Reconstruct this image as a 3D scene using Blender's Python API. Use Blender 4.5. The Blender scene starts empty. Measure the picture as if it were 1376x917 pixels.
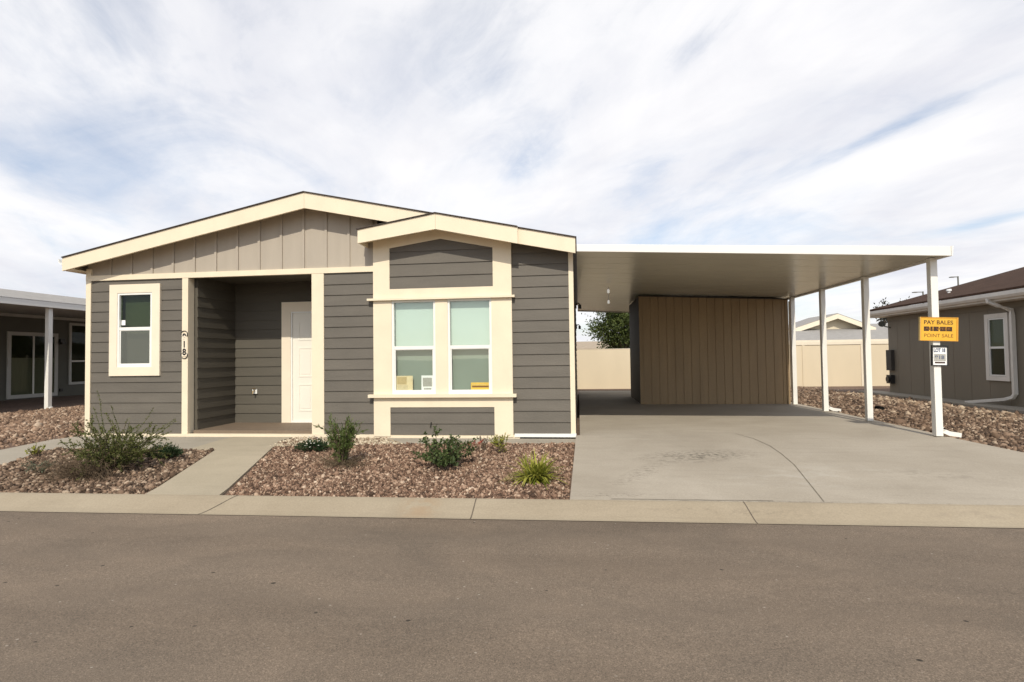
import bpy, bmesh, math, random
import numpy as np
from mathutils import Vector, Matrix
R = math.radians
random.seed(7); rng = np.random.default_rng(11)
scene = bpy.context.scene
col = scene.collection

# ------------------------------------------------------------------ helpers
def wpos(o):
    v = Vector(o.location)
    while o.parent:
        o = o.parent; v += Vector(o.location)
    return v

class MB:
    """collects shapes in world coordinates and links them as ONE mesh object"""
    def __init__(s): s.v = []; s.f = []; s.m = []
    def add(s, vs, fs, mi=0):
        b = len(s.v); s.v += [tuple(p) for p in vs]
        for f in fs: s.f.append([b+i for i in f]); s.m.append(mi)
        return s
    def box(s, x0, x1, y0, y1, z0, z1, mi=0):
        if x0 > x1: x0, x1 = x1, x0
        if y0 > y1: y0, y1 = y1, y0
        if z0 > z1: z0, z1 = z1, z0
        vs = [(x,y,z) for z in (z0,z1) for y in (y0,y1) for x in (x0,x1)]
        return s.add(vs, [(0,2,3,1),(4,5,7,6),(0,1,5,4),(2,6,7,3),(0,4,6,2),(1,3,7,5)], mi)
    def prism(s, poly, axis, a0, a1, mi=0):
        """poly: 2-D points; axis 'x' (y,z), 'y' (x,z) or 'z' (x,y) extruded from a0 to a1"""
        n = len(poly)
        def P(p, a): return {'x':(a,p[0],p[1]), 'y':(p[0],a,p[1]), 'z':(p[0],p[1],a)}[axis]
        vs = [P(p,a0) for p in poly] + [P(p,a1) for p in poly]
        fs = [tuple(range(n)), tuple(range(2*n-1, n-1, -1))]
        for i in range(n):
            j = (i+1) % n; fs.append((i, i+n, j+n, j))
        return s.add(vs, fs, mi)
    def tube(s, pts, r, n=8, mi=0, cap=True):
        pts = [Vector(p) for p in pts]
        rs = r if isinstance(r, (list,tuple)) else [r]*len(pts)
        rings = []; u = None
        for i, p in enumerate(pts):
            t = (pts[min(i+1,len(pts)-1)] - pts[max(i-1,0)]).normalized()
            if u is None:
                u = t.cross(Vector((0,0,1)))
                if u.length < 1e-3: u = t.cross(Vector((1,0,0)))
            u = (u - t*u.dot(t)); u.normalize(); w = t.cross(u)
            rings.append([p + (u*math.cos(2*math.pi*k/n) + w*math.sin(2*math.pi*k/n))*rs[i] for k in range(n)])
        vs = [q for rg in rings for q in rg]; fs = []
        for i in range(len(rings)-1):
            for k in range(n):
                a = i*n+k; b = i*n+(k+1)%n; fs.append((a, b, b+n, a+n))
        if cap: fs += [tuple(range(n-1,-1,-1)), tuple(range((len(rings)-1)*n, len(rings)*n))]
        return s.add(vs, fs, mi)
    def rtube(s, pts, hw, hh, mi=0):
        """rectangular duct along pts (downspouts)"""
        pts = [Vector(p) for p in pts]; rings = []
        for i, p in enumerate(pts):
            t = (pts[min(i+1,len(pts)-1)] - pts[max(i-1,0)]).normalized()
            u = Vector((1,0,0)) if abs(t.x) < .8 else Vector((0,1,0))
            u = (u - t*u.dot(t)).normalized(); w = t.cross(u)
            rings.append([p+u*hw+w*hh, p-u*hw+w*hh, p-u*hw-w*hh, p+u*hw-w*hh])
        vs = [q for rg in rings for q in rg]; fs = []
        for i in range(len(rings)-1):
            for k in range(4):
                a = i*4+k; b = i*4+(k+1)%4; fs.append((a, b, b+4, a+4))
        fs += [(3,2,1,0), tuple(range(len(vs)-4, len(vs)))]
        return s.add(vs, fs, mi)
    def frame(s, x0, x1, z0, z1, w, y0, y1, mi=0):
        """picture frame in the XZ plane, four butted pieces"""
        wl, wr, wb, wt = w if isinstance(w, (tuple,list)) else (w,w,w,w)
        s.box(x0, x0+wl, y0, y1, z0, z1, mi); s.box(x1-wr, x1, y0, y1, z0, z1, mi)
        s.box(x0+wl, x1-wr, y0, y1, z0, z0+wb, mi); s.box(x0+wl, x1-wr, y0, y1, z1-wt, z1, mi)
        return s
    def xf(s, M):
        s.v = [tuple(M @ Vector(p)) for p in s.v]; return s
    def build(s, name, mats, parent=None, smooth=False, bevel=0):
        me = bpy.data.meshes.new(name)
        off = wpos(parent) if parent else Vector((0,0,0))
        me.from_pydata([tuple(Vector(p)-off) for p in s.v], [], s.f)
        mats = mats if isinstance(mats, (list,tuple)) else [mats]
        for m in mats: me.materials.append(m)
        if len(mats) > 1: me.polygons.foreach_set('material_index', s.m)
        bm = bmesh.new(); bm.from_mesh(me); bmesh.ops.recalc_face_normals(bm, faces=bm.faces) if not getattr(s,'keep',False) else None
        bm.to_mesh(me); bm.free()
        if smooth: me.polygons.foreach_set('use_smooth', [True]*len(me.polygons))
        o = bpy.data.objects.new(name, me); col.objects.link(o)
        if parent: o.parent = parent
        if bevel:
            b = o.modifiers.new('edge', 'BEVEL'); b.width = bevel; b.segments = 2; b.limit_method = 'ANGLE'
        return o

def tag(o, label=None, cat=None, group=None, kind=None):
    if label: o['label'] = label
    if cat: o['category'] = cat
    if group: o['group'] = group
    if kind: o['kind'] = kind
    return o
def thing(name, loc, label, cat, group=None):
    o = bpy.data.objects.new(name, None); col.objects.link(o); o.location = loc
    o.empty_display_size = .2
    return tag(o, label, cat, group)

# ------------------------------------------------------------------ materials
class NT:
    def __init__(s, m): s.t = m.node_tree; s.n = s.t.nodes; s.l = s.t.links
    def new(s, typ, **k):
        n = s.n.new(typ)
        for a, b in k.items():
            if a == 'inp':
                for i, v in b.items(): n.inputs[i].default_value = v
            else: setattr(n, a, b)
        return n
    def link(s, a, b): s.l.new(a, b)
    def math(s, op, a, b=None, c=None):
        n = s.new('ShaderNodeMath', operation=op)
        for i, v in enumerate((a, b, c)):
            if v is None: continue
            if isinstance(v, (int,float)): n.inputs[i].default_value = v
            else: s.link(v, n.inputs[i])
        return n.outputs[0]
    def ramp(s, fac, stops):
        n = s.new('ShaderNodeValToRGB'); e = n.color_ramp.elements
        while len(e) < len(stops): e.new(.5)
        for i, (p, c) in enumerate(stops): e[i].position = p; e[i].color = (*c, 1) if len(c) == 3 else c
        s.link(fac, n.inputs[0]); return n.outputs[0]
    def new_sep(s, colr):
        n = s.new('ShaderNodeSeparateColor'); s.link(colr, n.inputs[0]); return n.outputs[0]
    def noise(s, vec, scale, detail=4, rough=.55, dist=0):
        n = s.new('ShaderNodeTexNoise', inp={'Scale':scale,'Detail':detail,'Roughness':rough,'Distortion':dist})
        if vec is not None: s.link(vec, n.inputs['Vector'])
        return n.outputs[0]
    def mapping(s, vec, scale=(1,1,1), loc=(0,0,0), rot=(0,0,0)):
        n = s.new('ShaderNodeMapping', inp={'Scale':scale,'Location':loc,'Rotation':rot}); s.link(vec, n.inputs[0]); return n.outputs[0]
    def mix(s, fac, a, b, blend='MIX'):
        n = s.new('ShaderNodeMix', data_type='RGBA', blend_type=blend)
        for i, v in ((0,fac),(6,a),(7,b)):
            if isinstance(v, (int,float)): n.inputs[i].default_value = v
            elif isinstance(v, tuple): n.inputs[i].default_value = (*v,1)
            else: s.link(v, n.inputs[i])
        return n.outputs[2]

def mat(name, c, rough=.6, var=.1, scale=3.0, stretch=(1,1,1), fine=0, bump=0, bscale=60, metal=0, spec=.5, c2=None, bstretch=None, dirt=0, boards=0):
    m = bpy.data.materials.new(name); m.use_nodes = True; t = NT(m)
    b = t.n['Principled BSDF']
    tc = t.new('ShaderNodeTexCoord').outputs['Object']
    v = t.mapping(tc, stretch)
    n1 = t.noise(v, scale, 5)
    lo = tuple(x*(1-var) for x in c); hi = c2 if c2 else tuple(min(1, x*(1+var)) for x in c)
    cc = t.ramp(n1, [(.3, lo), (.7, hi)])
    if fine:
        n2 = t.noise(tc, bscale, 3)
        f = t.ramp(n2, [(.25, (1-fine,)*3), (.75, (1+fine,)*3)])
        cc = t.mix(1.0, cc, f, 'MULTIPLY')
    if boards:
        gi = t.new('ShaderNodeNewGeometry').outputs['Random Per Island']
        cc = t.mix(1.0, cc, t.ramp(gi, [(0,(1-boards,)*3),(1,(1+boards,)*3)]), 'MULTIPLY')
    if dirt:
        n3 = t.noise(t.mapping(tc, (3,3,.6)), 2.0, 6, .65)
        d = t.ramp(n3, [(.5, (0,0,0)), (.75, (1,1,1))])
        cc = t.mix(t.math('MULTIPLY', d, dirt), cc, tuple(x*.55 for x in c))
    t.link(cc, b.inputs['Base Color'])
    b.inputs['Roughness'].default_value = rough; b.inputs['Metallic'].default_value = metal
    b.inputs['Specular IOR Level'].default_value = spec
    if bump:
        bn = t.new('ShaderNodeBump', inp={'Strength':bump,'Distance':.01})
        t.link(t.noise(t.mapping(tc, bstretch) if bstretch else tc, bscale, 4), bn.inputs['Height'])
        t.link(bn.outputs[0], b.inputs['Normal'])
    return m

def glass_mat(name, tint, base_refl=.06, k=1.5):
    m = bpy.data.materials.new(name); m.use_nodes = True; t = NT(m)
    t.n.remove(t.n['Principled BSDF']); out = t.n['Material Output']
    tr = t.new('ShaderNodeBsdfTransparent', inp={0:(*tint,1)})
    gl = t.new('ShaderNodeBsdfGlossy', inp={0:(.95,1,.98,1),'Roughness':.02})
    fr = t.new('ShaderNodeFresnel', inp={'IOR':1.5})
    tc = t.new('ShaderNodeTexCoord').outputs['Object']
    bn = t.new('ShaderNodeBump', inp={'Strength':.06,'Distance':.02}); t.link(t.noise(tc, 1.6, 1), bn.inputs['Height'])
    t.link(bn.outputs[0], gl.inputs['Normal'])
    mx = t.new('ShaderNodeMixShader')
    front = t.math('SUBTRACT', 1.0, t.new('ShaderNodeNewGeometry').outputs['Backfacing'])   # only the outer face mirrors
    t.link(t.math('MULTIPLY', t.math('MULTIPLY_ADD', fr.outputs[0], k, base_refl), front), mx.inputs[0])
    t.link(tr.outputs[0], mx.inputs[1]); t.link(gl.outputs[0], mx.inputs[2])
    t.link(mx.outputs[0], out.inputs[0])
    return m

def screen_mat(name, c, a):
    m = bpy.data.materials.new(name); m.use_nodes = True; t = NT(m)
    b = t.n['Principled BSDF']; b.inputs['Base Color'].default_value = (*c,1); b.inputs['Roughness'].default_value = .8
    b.inputs['Alpha'].default_value = a
    return m

def leaf_mat(name, c1, c2, trans=.3):
    m = bpy.data.materials.new(name); m.use_nodes = True; t = NT(m)
    b = t.n['Principled BSDF']
    g = t.new('ShaderNodeNewGeometry').outputs['Random Per Island']
    cc = t.ramp(g, [(0, c1), (1, c2)])
    t.link(cc, b.inputs['Base Color']); b.inputs['Roughness'].default_value = .55
    b.inputs['Specular IOR Level'].default_value = .3
    tl = t.new('ShaderNodeBsdfTranslucent'); t.link(cc, tl.inputs[0])
    mx = t.new('ShaderNodeMixShader', inp={0:trans})
    t.link(b.outputs[0], mx.inputs[1]); t.link(tl.outputs[0], mx.inputs[2])
    t.link(mx.outputs[0], t.n['Material Output'].inputs[0])
    return m

def rock_mat(name, stops):
    m = bpy.data.materials.new(name); m.use_nodes = True; t = NT(m)
    b = t.n['Principled BSDF']
    g = t.new('ShaderNodeNewGeometry').outputs['Random Per Island']
    cc = t.ramp(g, stops)
    tc = t.new('ShaderNodeTexCoord').outputs['Object']
    f = t.ramp(t.noise(tc, 45, 4), [(.3,(.8,.8,.8)),(.7,(1.12,1.1,1.08))])
    big = t.ramp(t.noise(tc, .9, 4), [(.35,(.88,.86,.84)),(.65,(1.08,1.06,1.05))])
    cc = t.mix(1.0, t.mix(1.0, cc, f, 'MULTIPLY'), big, 'MULTIPLY'); cc = t.mix(1.0, cc, (1.0,.985,.90), 'MULTIPLY')
    t.link(cc, b.inputs['Base Color']); b.inputs['Roughness'].default_value = .85
    b.inputs['Specular IOR Level'].default_value = .25
    return m

CREAM = (.765,.662,.492)
M = dict(
 cream = mat('cream paint', CREAM, .5, .04, 2.5, fine=.03, dirt=.07, bump=.06, bscale=90, bstretch=(1,1,6)),
 casing = mat('pale casing paint', (.78,.68,.53), .5, .035, 2.5, fine=.02),
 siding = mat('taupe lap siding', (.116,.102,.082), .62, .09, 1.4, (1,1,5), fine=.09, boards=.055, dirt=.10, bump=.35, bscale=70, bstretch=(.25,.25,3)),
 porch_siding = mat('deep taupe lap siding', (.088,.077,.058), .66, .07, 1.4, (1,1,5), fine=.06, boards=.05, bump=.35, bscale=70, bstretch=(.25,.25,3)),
 batten = mat('warm grey board', (.39,.34,.275), .62, .05, 1.5, (3,1,.6), fine=.03, bump=.2, bscale=60, bstretch=(3,1,.3)),
 white_vinyl = mat('white vinyl', (.80,.79,.74), .35, .02),
 door = mat('door paint', (.80,.76,.66), .4, .02),
 shingle = mat('brown shingle', (.055,.042,.034), .9, .3, 8, fine=.35, bump=.8, bscale=40),
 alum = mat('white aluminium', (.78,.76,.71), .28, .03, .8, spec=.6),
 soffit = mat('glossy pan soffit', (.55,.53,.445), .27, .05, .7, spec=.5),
 post = mat('white painted steel', (.80,.78,.72), .35, .04, 2, dirt=.12),
 shed = mat('tan grooved panel', (.32,.225,.125), .65, .08, 1.2, (5,5,.5), fine=.08, bump=.3, bscale=50, bstretch=(4,4,.3)),
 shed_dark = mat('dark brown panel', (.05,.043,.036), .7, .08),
 fencem = mat('beige fence panel', (.66,.56,.40), .65, .04, 1.0, (1,1,.4), fine=.02),
 fencecap = mat('pale fence cap', (.74,.66,.52), .6, .04),
 dark = mat('dark void', (.012,.012,.011), 1.0, .05, spec=0),
 black = mat('black metal', (.018,.017,.016), .4, .1),
 interior = mat('dim interior', (.22,.215,.165), .9, .1, 1.5),
 blind = mat('pale roller blind', (.50,.60,.545), .8, .03, 1.0),
 blind_low = mat('sage lower blind', (.255,.305,.255), .8, .05, 1.5),
 rhouse = mat('brown grey panel', (.20,.170,.125), .68, .06, .8, (1,2,.6), fine=.05, bump=.15, bscale=40, bstretch=(2,2,.3)),
 rtrim = mat('weathered white trim', (.74,.70,.63), .5, .06, 3, dirt=.22),
 rroof = mat('reddish brown shingle', (.062,.037,.026), .95, .18, 3, spec=.1, fine=.3, bump=.7, bscale=30),
 lhouse = mat('grey stucco panel', (.13,.13,.108), .7, .05),
 lbeam = mat('pale grey beam', (.55,.55,.52), .45, .05),
 bgroof = mat('pale grey shingle', (.30,.285,.265), .9, .1, 4, fine=.15),
 bgwall = mat('cream house wall', (.62,.54,.40), .7, .04),
 slab = None,
 stem = mat('brown stem', (.10,.068,.042), .8, .2, 20),
 bark = mat('bark', (.11,.085,.06), .9, .3, 12),
 paper_tan = mat('tan paper', (.74,.62,.38), .8, .1, 9),
 paper_white = mat('white paper', (.88,.88,.86), .7, .05, 12),
 yellow = mat('yellow sign board', (.74,.40,.035), .55, .06, 3),
 sign_dark = mat('dark lettering', (.045,.018,.008), .7, .05),
 sign_mid = mat('faded lettering', (.22,.09,.012), .7, .1, 30),
 blue_ink = mat('blue grey ink', (.11,.13,.19), .7, .15, 30),
 paper_grey = mat('grey notice print', (.40,.39,.35), .7, .1, 30),
 lamp_white = mat('white fixture', (.86,.86,.84), .3, .02),
 lamp_glow = None,
 dirt = None,
)

def dirt_mat():
    m = bpy.data.materials.new('reddish dirt'); m.use_nodes = True; t = NT(m); b = t.n['Principled BSDF']
    tc = t.new('ShaderNodeTexCoord').outputs['Object']
    n1 = t.noise(tc, .7, 6); n2 = t.noise(tc, 26, 5, .7)
    c = t.ramp(n1, [(.3,(.14,.092,.066)),(.7,(.20,.138,.10))])
    f = t.ramp(n2, [(.35,(.5,.48,.46)),(.65,(1.4,1.36,1.33))])
    t.link(t.mix(1.0, c, f, 'MULTIPLY'), b.inputs['Base Color']); b.inputs['Roughness'].default_value = .95
    bn = t.new('ShaderNodeBump', inp={'Strength':.9,'Distance':.03}); t.link(n2, bn.inputs['Height']); t.link(bn.outputs[0], b.inputs['Normal'])
    return m
M['dirt'] = dirt_mat()
M['lamp_glow'] = mat('faintly glowing white', (.86,.86,.84), .3, .02)
_b = M['lamp_glow'].node_tree.nodes['Principled BSDF']; _b.inputs['Emission Color'].default_value = (1,.97,.9,1); _b.inputs['Emission Strength'].default_value = .4  # fixture white with a weak warm emission

def asphalt_mat():
    m = bpy.data.materials.new('worn asphalt'); m.use_nodes = True; t = NT(m); b = t.n['Principled BSDF']
    tc = t.new('ShaderNodeTexCoord').outputs['Object']
    big = t.noise(t.mapping(tc, (.35,1.3,1)), .8, 5, .6)
    c = t.ramp(big, [(.3,(.155,.120,.088)),(.5,(.183,.143,.106)),(.7,(.203,.159,.118))])
    fine = t.noise(tc, 150, 3, .7)
    f = t.ramp(fine, [(.3,(.50,.49,.48)),(.5,(1,1,1)),(.72,(1.6,1.57,1.53))])
    c = t.mix(1.0, c, f, 'MULTIPLY')
    va = t.new('ShaderNodeTexVoronoi', inp={'Scale':115.0}); t.link(tc, va.inputs['Vector'])
    c = t.mix(1.0, c, t.ramp(t.new_sep(va.outputs['Color']), [(0,(.86,.86,.855)),(.75,(1.0,1.0,1.0)),(1,(1.22,1.21,1.20))]), 'MULTIPLY')
    vo = t.new('ShaderNodeTexVoronoi', inp={'Scale':85.0}); t.link(tc, vo.inputs['Vector'])
    sp = t.ramp(vo.outputs['Color'], [(.90,(0,0,0)),(.97,(1,1,1))])
    c = t.mix(t.math('MULTIPLY', sp, .30), c, (.36,.31,.25))
    mid = t.noise(t.mapping(tc, (.8,2.2,1)), 3.2, 6, .7)
    dk = t.ramp(mid, [(.58,(0,0,0)),(.8,(1,1,1))])
    c = t.mix(t.math('MULTIPLY', dk, .45), c, (.105,.083,.063))
    for sc_, th_, keep_, colr_ in ((5.0,.085,.80,(.045,.035,.027)),(9.0,.085,.82,(.36,.31,.25)),(1.6,.035,.55,(.035,.028,.02))):   # grit and small debris
        v2 = t.new('ShaderNodeTexVoronoi', inp={'Scale':sc_}); t.link(t.mapping(tc, (1,1.3,.0)), v2.inputs['Vector'])
        pick = t.ramp(t.new_sep(v2.outputs['Color']), [(keep_,(0,0,0)),(keep_+.01,(1,1,1))])
        dot = t.ramp(v2.outputs['Distance'], [(th_*.7,(1,1,1)),(th_,(0,0,0))])
        c = t.mix(t.math('MULTIPLY', pick, dot), c, colr_)
    pt = t.ramp(t.noise(t.mapping(tc, (.55,.8,1), (3,5,0)), 1.1, 6, .62, .8), [(.35,(.84,.85,.86)),(.65,(1.09,1.08,1.07))])
    c = t.mix(1.0, c, pt, 'MULTIPLY')
    t.link(c, b.inputs['Base Color']); b.inputs['Roughness'].default_value = .86
    b.inputs['Specular IOR Level'].default_value = .3
    bn = t.new('ShaderNodeBump', inp={'Strength':.55,'Distance':.006}); t.link(fine, bn.inputs['Height']); t.link(bn.outputs[0], b.inputs['Normal'])
    return m
M['asphalt'] = asphalt_mat()

def concrete_mat(name, c1, c2, stains=()):
    m = bpy.data.materials.new(name); m.use_nodes = True; t = NT(m); b = t.n['Principled BSDF']
    tc = t.new('ShaderNodeTexCoord').outputs['Object']
    n1 = t.noise(tc, .9, 6, .6, .4)
    c = t.ramp(n1, [(.3, c1), (.7, c2)])
    f = t.ramp(t.noise(tc, 60, 4, .7), [(.3,(.88,.88,.88)),(.7,(1.1,1.1,1.1))])
    c = t.mix(1.0, c, f, 'MULTIPLY')
    sw = t.ramp(t.noise(t.mapping(tc, (.5,3.5,1)), 2.2, 5, .65), [(.5,(0,0,0)),(.8,(1,1,1))])
    c = t.mix(t.math('MULTIPLY', sw, .30), c, tuple(x*.70 for x in c1))
    sep = t.new('ShaderNodeSeparateXYZ'); t.link(tc, sep.inputs[0])
    for (sx, sy, rx, ry, ang, colr, amt, sc, th) in stains:
        ca, sa = math.cos(ang), math.sin(ang)
        dx = t.math('SUBTRACT', sep.outputs[0], sx); dy = t.math('SUBTRACT', sep.outputs[1], sy)
        u = t.math('DIVIDE', t.math('ADD', t.math('MULTIPLY', dx, ca), t.math('MULTIPLY', dy, sa)), rx)
        w = t.math('DIVIDE', t.math('SUBTRACT', t.math('MULTIPLY', dy, ca), t.math('MULTIPLY', dx, sa)), ry)
        d = t.math('SQRT', t.math('ADD', t.math('MULTIPLY', u, u), t.math('MULTIPLY', w, w)))
        k = t.ramp(d, [(.25,(1,1,1)),(1.0,(0,0,0))])
        nz = t.ramp(t.noise(t.mapping(tc, (1.0,1.6,1)), sc, 5, .7), [(th,(0,0,0)),(th+.14,(1,1,1))])
        c = t.mix(t.math('MULTIPLY', t.math('MULTIPLY', k, nz), amt), c, colr)
    t.link(c, b.inputs['Base Color']); b.inputs['Roughness'].default_value = .85
    b.inputs['Specular IOR Level'].default_value = .3
    bn = t.new('ShaderNodeBump', inp={'Strength':.25,'Distance':.004}); t.link(t.noise(tc, 90, 3), bn.inputs['Height']); t.link(bn.outputs[0], b.inputs['Normal'])
    return m
C1, C2 = (.335,.292,.230), (.41,.362,.292)
M['drive'] = concrete_mat('driveway concrete', C1, C2, [
    (1.55,7.55,1.0,.40,.25,(.085,.072,.055),.85,13,.47), (.75,6.7,.95,.18,1.0,(.15,.13,.10),.65,14,.48),
    (.35,5.75,.5,.10,.1,(.10,.085,.065),.7,16,.50), (2.6,6.6,1.3,.6,.3,(.46,.43,.37),.35,3,.45),
    (4.0,6.7,1.0,.4,-.2,(.24,.21,.165),.5,4,.5), (2.0,5.62,2.2,.05,.02,(.16,.135,.10),.6,10,.45),
    (1.1,8.6,.6,.15,-.3,(.42,.39,.33),.4,6,.5)])
M['walk'] = concrete_mat('walkway concrete', (.36,.31,.225), (.43,.37,.272))
M['kerb'] = concrete_mat('kerb concrete', (.285,.235,.165), (.345,.29,.21), [
    (-1.6,5.4,.26,.4,0,(.30,.20,.115),.45,5,.42), (1.5,5.45,1.5,.06,0,(.20,.165,.12),.5,12,.48), (4.0,5.5,1.6,.08,0,(.24,.2,.15),.5,9,.5)])
M['apron'] = concrete_mat('apron concrete', (.32,.285,.225), (.38,.34,.275))
M['porchfloor'] = mat('brown porch deck', (.17,.125,.085), .7, .12, 4, (1,4,1), fine=.1)
M['glass'] = glass_mat('clear window glass', (.975,.995,.98), .08)
M['glass_dark'] = glass_mat('tinted window glass', (.60,.66,.58), .0, .8)
M['glass_dim'] = glass_mat('dim window glass', (.62,.64,.58), .0, .35)
M['screen'] = screen_mat('insect screen', (.15,.16,.14), .42)

# ------------------------------------------------------------------ terrain
KD = .0195                                   # the street runs a touch askew to the houses
def vv(x, y): return y - KD*x - 5.25         # distance behind the road edge
def sst(a, b, t):
    t = np.clip((t-a)/(b-a), 0, 1); return t*t*(3-2*t)
def ground(x, y):
    x = np.asarray(x, float); y = np.asarray(y, float); v = y - KD*x - 5.25
    z = np.where(v < 0, -.36, 0)
    z = np.where(v >= 0, -.225 + (.135)*np.clip((v-.31)/3.1, 0, 1), z)
    z = np.where(v < .31, np.minimum(z, -.36), z)
    z = z + np.where(v > .31, .045*sst(9.3, 12, y)*sst(3,6,x) - .10*sst(17, 24, y), 0)
    z = z + np.where(v > .31, .115*sst(-9.0, -9.75, x)*sst(5.9, 7.4, y) + .06*sst(-11, -13, x), 0)
    return z
def gz(x, y): return float(ground(x, y))

xs = np.concatenate([[-900,-300,-120,-60,-35,-26], np.arange(-21,16.01,.3), [20,28,40,70,130,300,900]])
ys = np.concatenate([[-900,-300,-100,-40,-18,-8,-2,2,4.2], np.arange(5.0,6.0,.06), np.arange(6.0,27,.3), [30,36,50,80,140,300,900]])
X, Y = np.meshgrid(xs, ys); Z = ground(X, Y)
g = MB(); nx = len(xs)
g.v = [tuple(p) for p in np.stack([X.ravel(), Y.ravel(), Z.ravel()], 1)]
for j in range(len(ys)-1):
    for i in range(nx-1):
        a = j*nx+i; g.f.append((a, a+1, a+1+nx, a+nx)); g.m.append(0)
tag(g.build('ground', M['dirt'], smooth=True), kind='structure')

def ribbon(name, mats, prof, x0, x1, step, joints=()):
    """profile (v, z) swept along the street; joints are thin dark saw cuts lying 4 mm proud"""
    mb = MB(); xs = np.arange(x0, x1+1e-6, step); n = len(prof)
    for x in xs:
        for v, z in prof: mb.v.append((x, v + KD*x + 5.25, z))
    for i in range(len(xs)-1):
        for k in range(n-1):
            a = i*n+k; mb.f.append((a, a+n, a+n+1, a+1)); mb.m.append(0)
    for xj, w, sk in joints:
        for k in range(n-1):
            (v0, z0), (v1, z1) = prof[k], prof[k+1]
            if v0 < -.001: continue
            xa = xj + sk*v0; xb = xj + sk*v1
            mb.add([(xa-w, v0+KD*xa+5.25, z0+.004), (xa+w, v0+KD*xa+5.25, z0+.004), (xb+w, v1+KD*xb+5.25, z1+.004), (xb-w, v1+KD*xb+5.25, z1+.004)], [(0,1,2,3)], 1)
    return mb.build(name, mats)
hair_m = mat('faint crack', (.19,.16,.12), .9, .25, 9)
joint_m = mat('dark joint', (.10,.08,.06), .9, .2, 20)
tag(ribbon('road', [M['asphalt']], [(-9.5,-.33),(-7,-.29),(-4.5,-.27),(-2,-.285),(0,-.305)], -60, 60, 2.0), kind='structure')
kp = [(0,-.3008),(.03,-.297),(.09,-.278),(.17,-.243),(.25,-.207),(.29,-.192),(.32,-.186),(.325,-.25)]
tag(ribbon('kerb', [M['kerb'], joint_m], kp, -60, 60, 1.0, [(-3.86,.005,.7),(-1.06,.005,.0),(1.60,.004,-.1),(5.0,.004,0)]), kind='structure')

def sheet(name, m, poly, zf, n=14, depth=.12, extra=None, mats=None):
    """a poured slab: outline poly, top following zf, with real edges"""
    bm = bmesh.new()
    vs = [bm.verts.new((x, y, 0)) for x, y in poly]; bm.faces.new(vs)
    bb = [min(p[0] for p in poly), max(p[0] for p in poly), min(p[1] for p in poly), max(p[1] for p in poly)]
    for k in range(1, n):
        for ax, lo, hi in ((0, bb[0], bb[1]), (1, bb[2], bb[3])):
            co = [0,0,0]; no = [0,0,0]; co[ax] = lo+(hi-lo)*k/n; no[ax] = 1
            bmesh.ops.bisect_plane(bm, geom=bm.verts[:]+bm.edges[:]+bm.faces[:], plane_co=co, plane_no=no)
    ret = bmesh.ops.extrude_face_region(bm, geom=bm.faces[:])
    top = set(v for v in ret['geom'] if isinstance(v, bmesh.types.BMVert))
    for v in bm.verts:
        z = zf(v.co.x, v.co.y); v.co.z = z if v in top else z-depth
    bmesh.ops.recalc_face_normals(bm, faces=bm.faces)
    me = bpy.data.meshes.new(name); bm.to_mesh(me); bm.free()
    for mm in (mats or [m]): me.materials.append(mm)
    o = bpy.data.objects.new(name, me); col.objects.link(o)
    return tag(o, kind='structure')

KB = lambda x: 5.25 + KD*x + .327             # back of the kerb
def drive_z(x, y):
    v = vv(x, y); return -.186 + (.166)*min(1, max(0, (v-.327)/3.35))
sheet('driveway', M['drive'], [(-.11,KB(-.11)), (9.5,KB(9.5)), (7.2,6.25), (6.3,7.0), (5.75,7.8), (5.5,8.8), (5.5,20.4), (.0,20.4), (.0,8.95), (-.06,8.9)], drive_z)
# curved tooled joint and the hairline cracks of the driveway, thin strips 4 mm proud
mb = MB()
def strip(pts, w, zf, dz=.004):
    for (xa,ya),(xb,yb) in zip(pts[:-1], pts[1:]):
        d = Vector((yb-ya, xa-xb)).normalized()*w
        mb.add([(xa-d.x,ya-d.y,zf(xa,ya)+dz),(xa+d.x,ya+d.y,zf(xa,ya)+dz),(xb+d.x,yb+d.y,zf(xb,yb)+dz),(xb-d.x,yb-d.y,zf(xb,yb)+dz)], [(0,1,2,3)])
strip([(2.33,5.65),(2.47,6.4),(2.60,7.1),(2.66,7.7),(2.68,8.2),(2.62,8.7),(2.48,9.2)], .0045, drive_z)
jit = random.Random(3)
strip([(x, KB(x)+.03+jit.uniform(-.006,.006)) for x in np.arange(.3,1.95,.12)], .005, drive_z)
tag(mb.build('driveway_joint', hair_m), kind='structure')

walk_z = lambda x, y: gz(x,y)+.022 if vv(x,y) > .45 else -.186+ (gz(x,y)+.022+.186)*max(0,(vv(x,y)-.327)/.123)
sheet('walkway', M['walk'], [(-4.72,KB(-4.72)), (-3.86,KB(-3.86)), (-4.90,8.50), (-4.9,8.93), (-6.0,8.93), (-6.0,7.87), (-5.56,7.87)], walk_z, 10)
sheet('path', M['apron'], [(-6.003,7.87), (-6.003,8.93), (-9.02,8.93), (-9.35,7.7), (-9.4,5.45), (-7.85,5.48), (-7.95,6.7), (-8.38,7.72), (-8.2,7.87)], lambda x,y: gz(-8,y)+.018, 8)
sheet('apron', M['apron'], [(-3.2,8.42), (-.065,8.55), (-.065,8.93), (-3.2,8.93)], lambda x,y: gz(x,y)+.012, 4)

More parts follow.
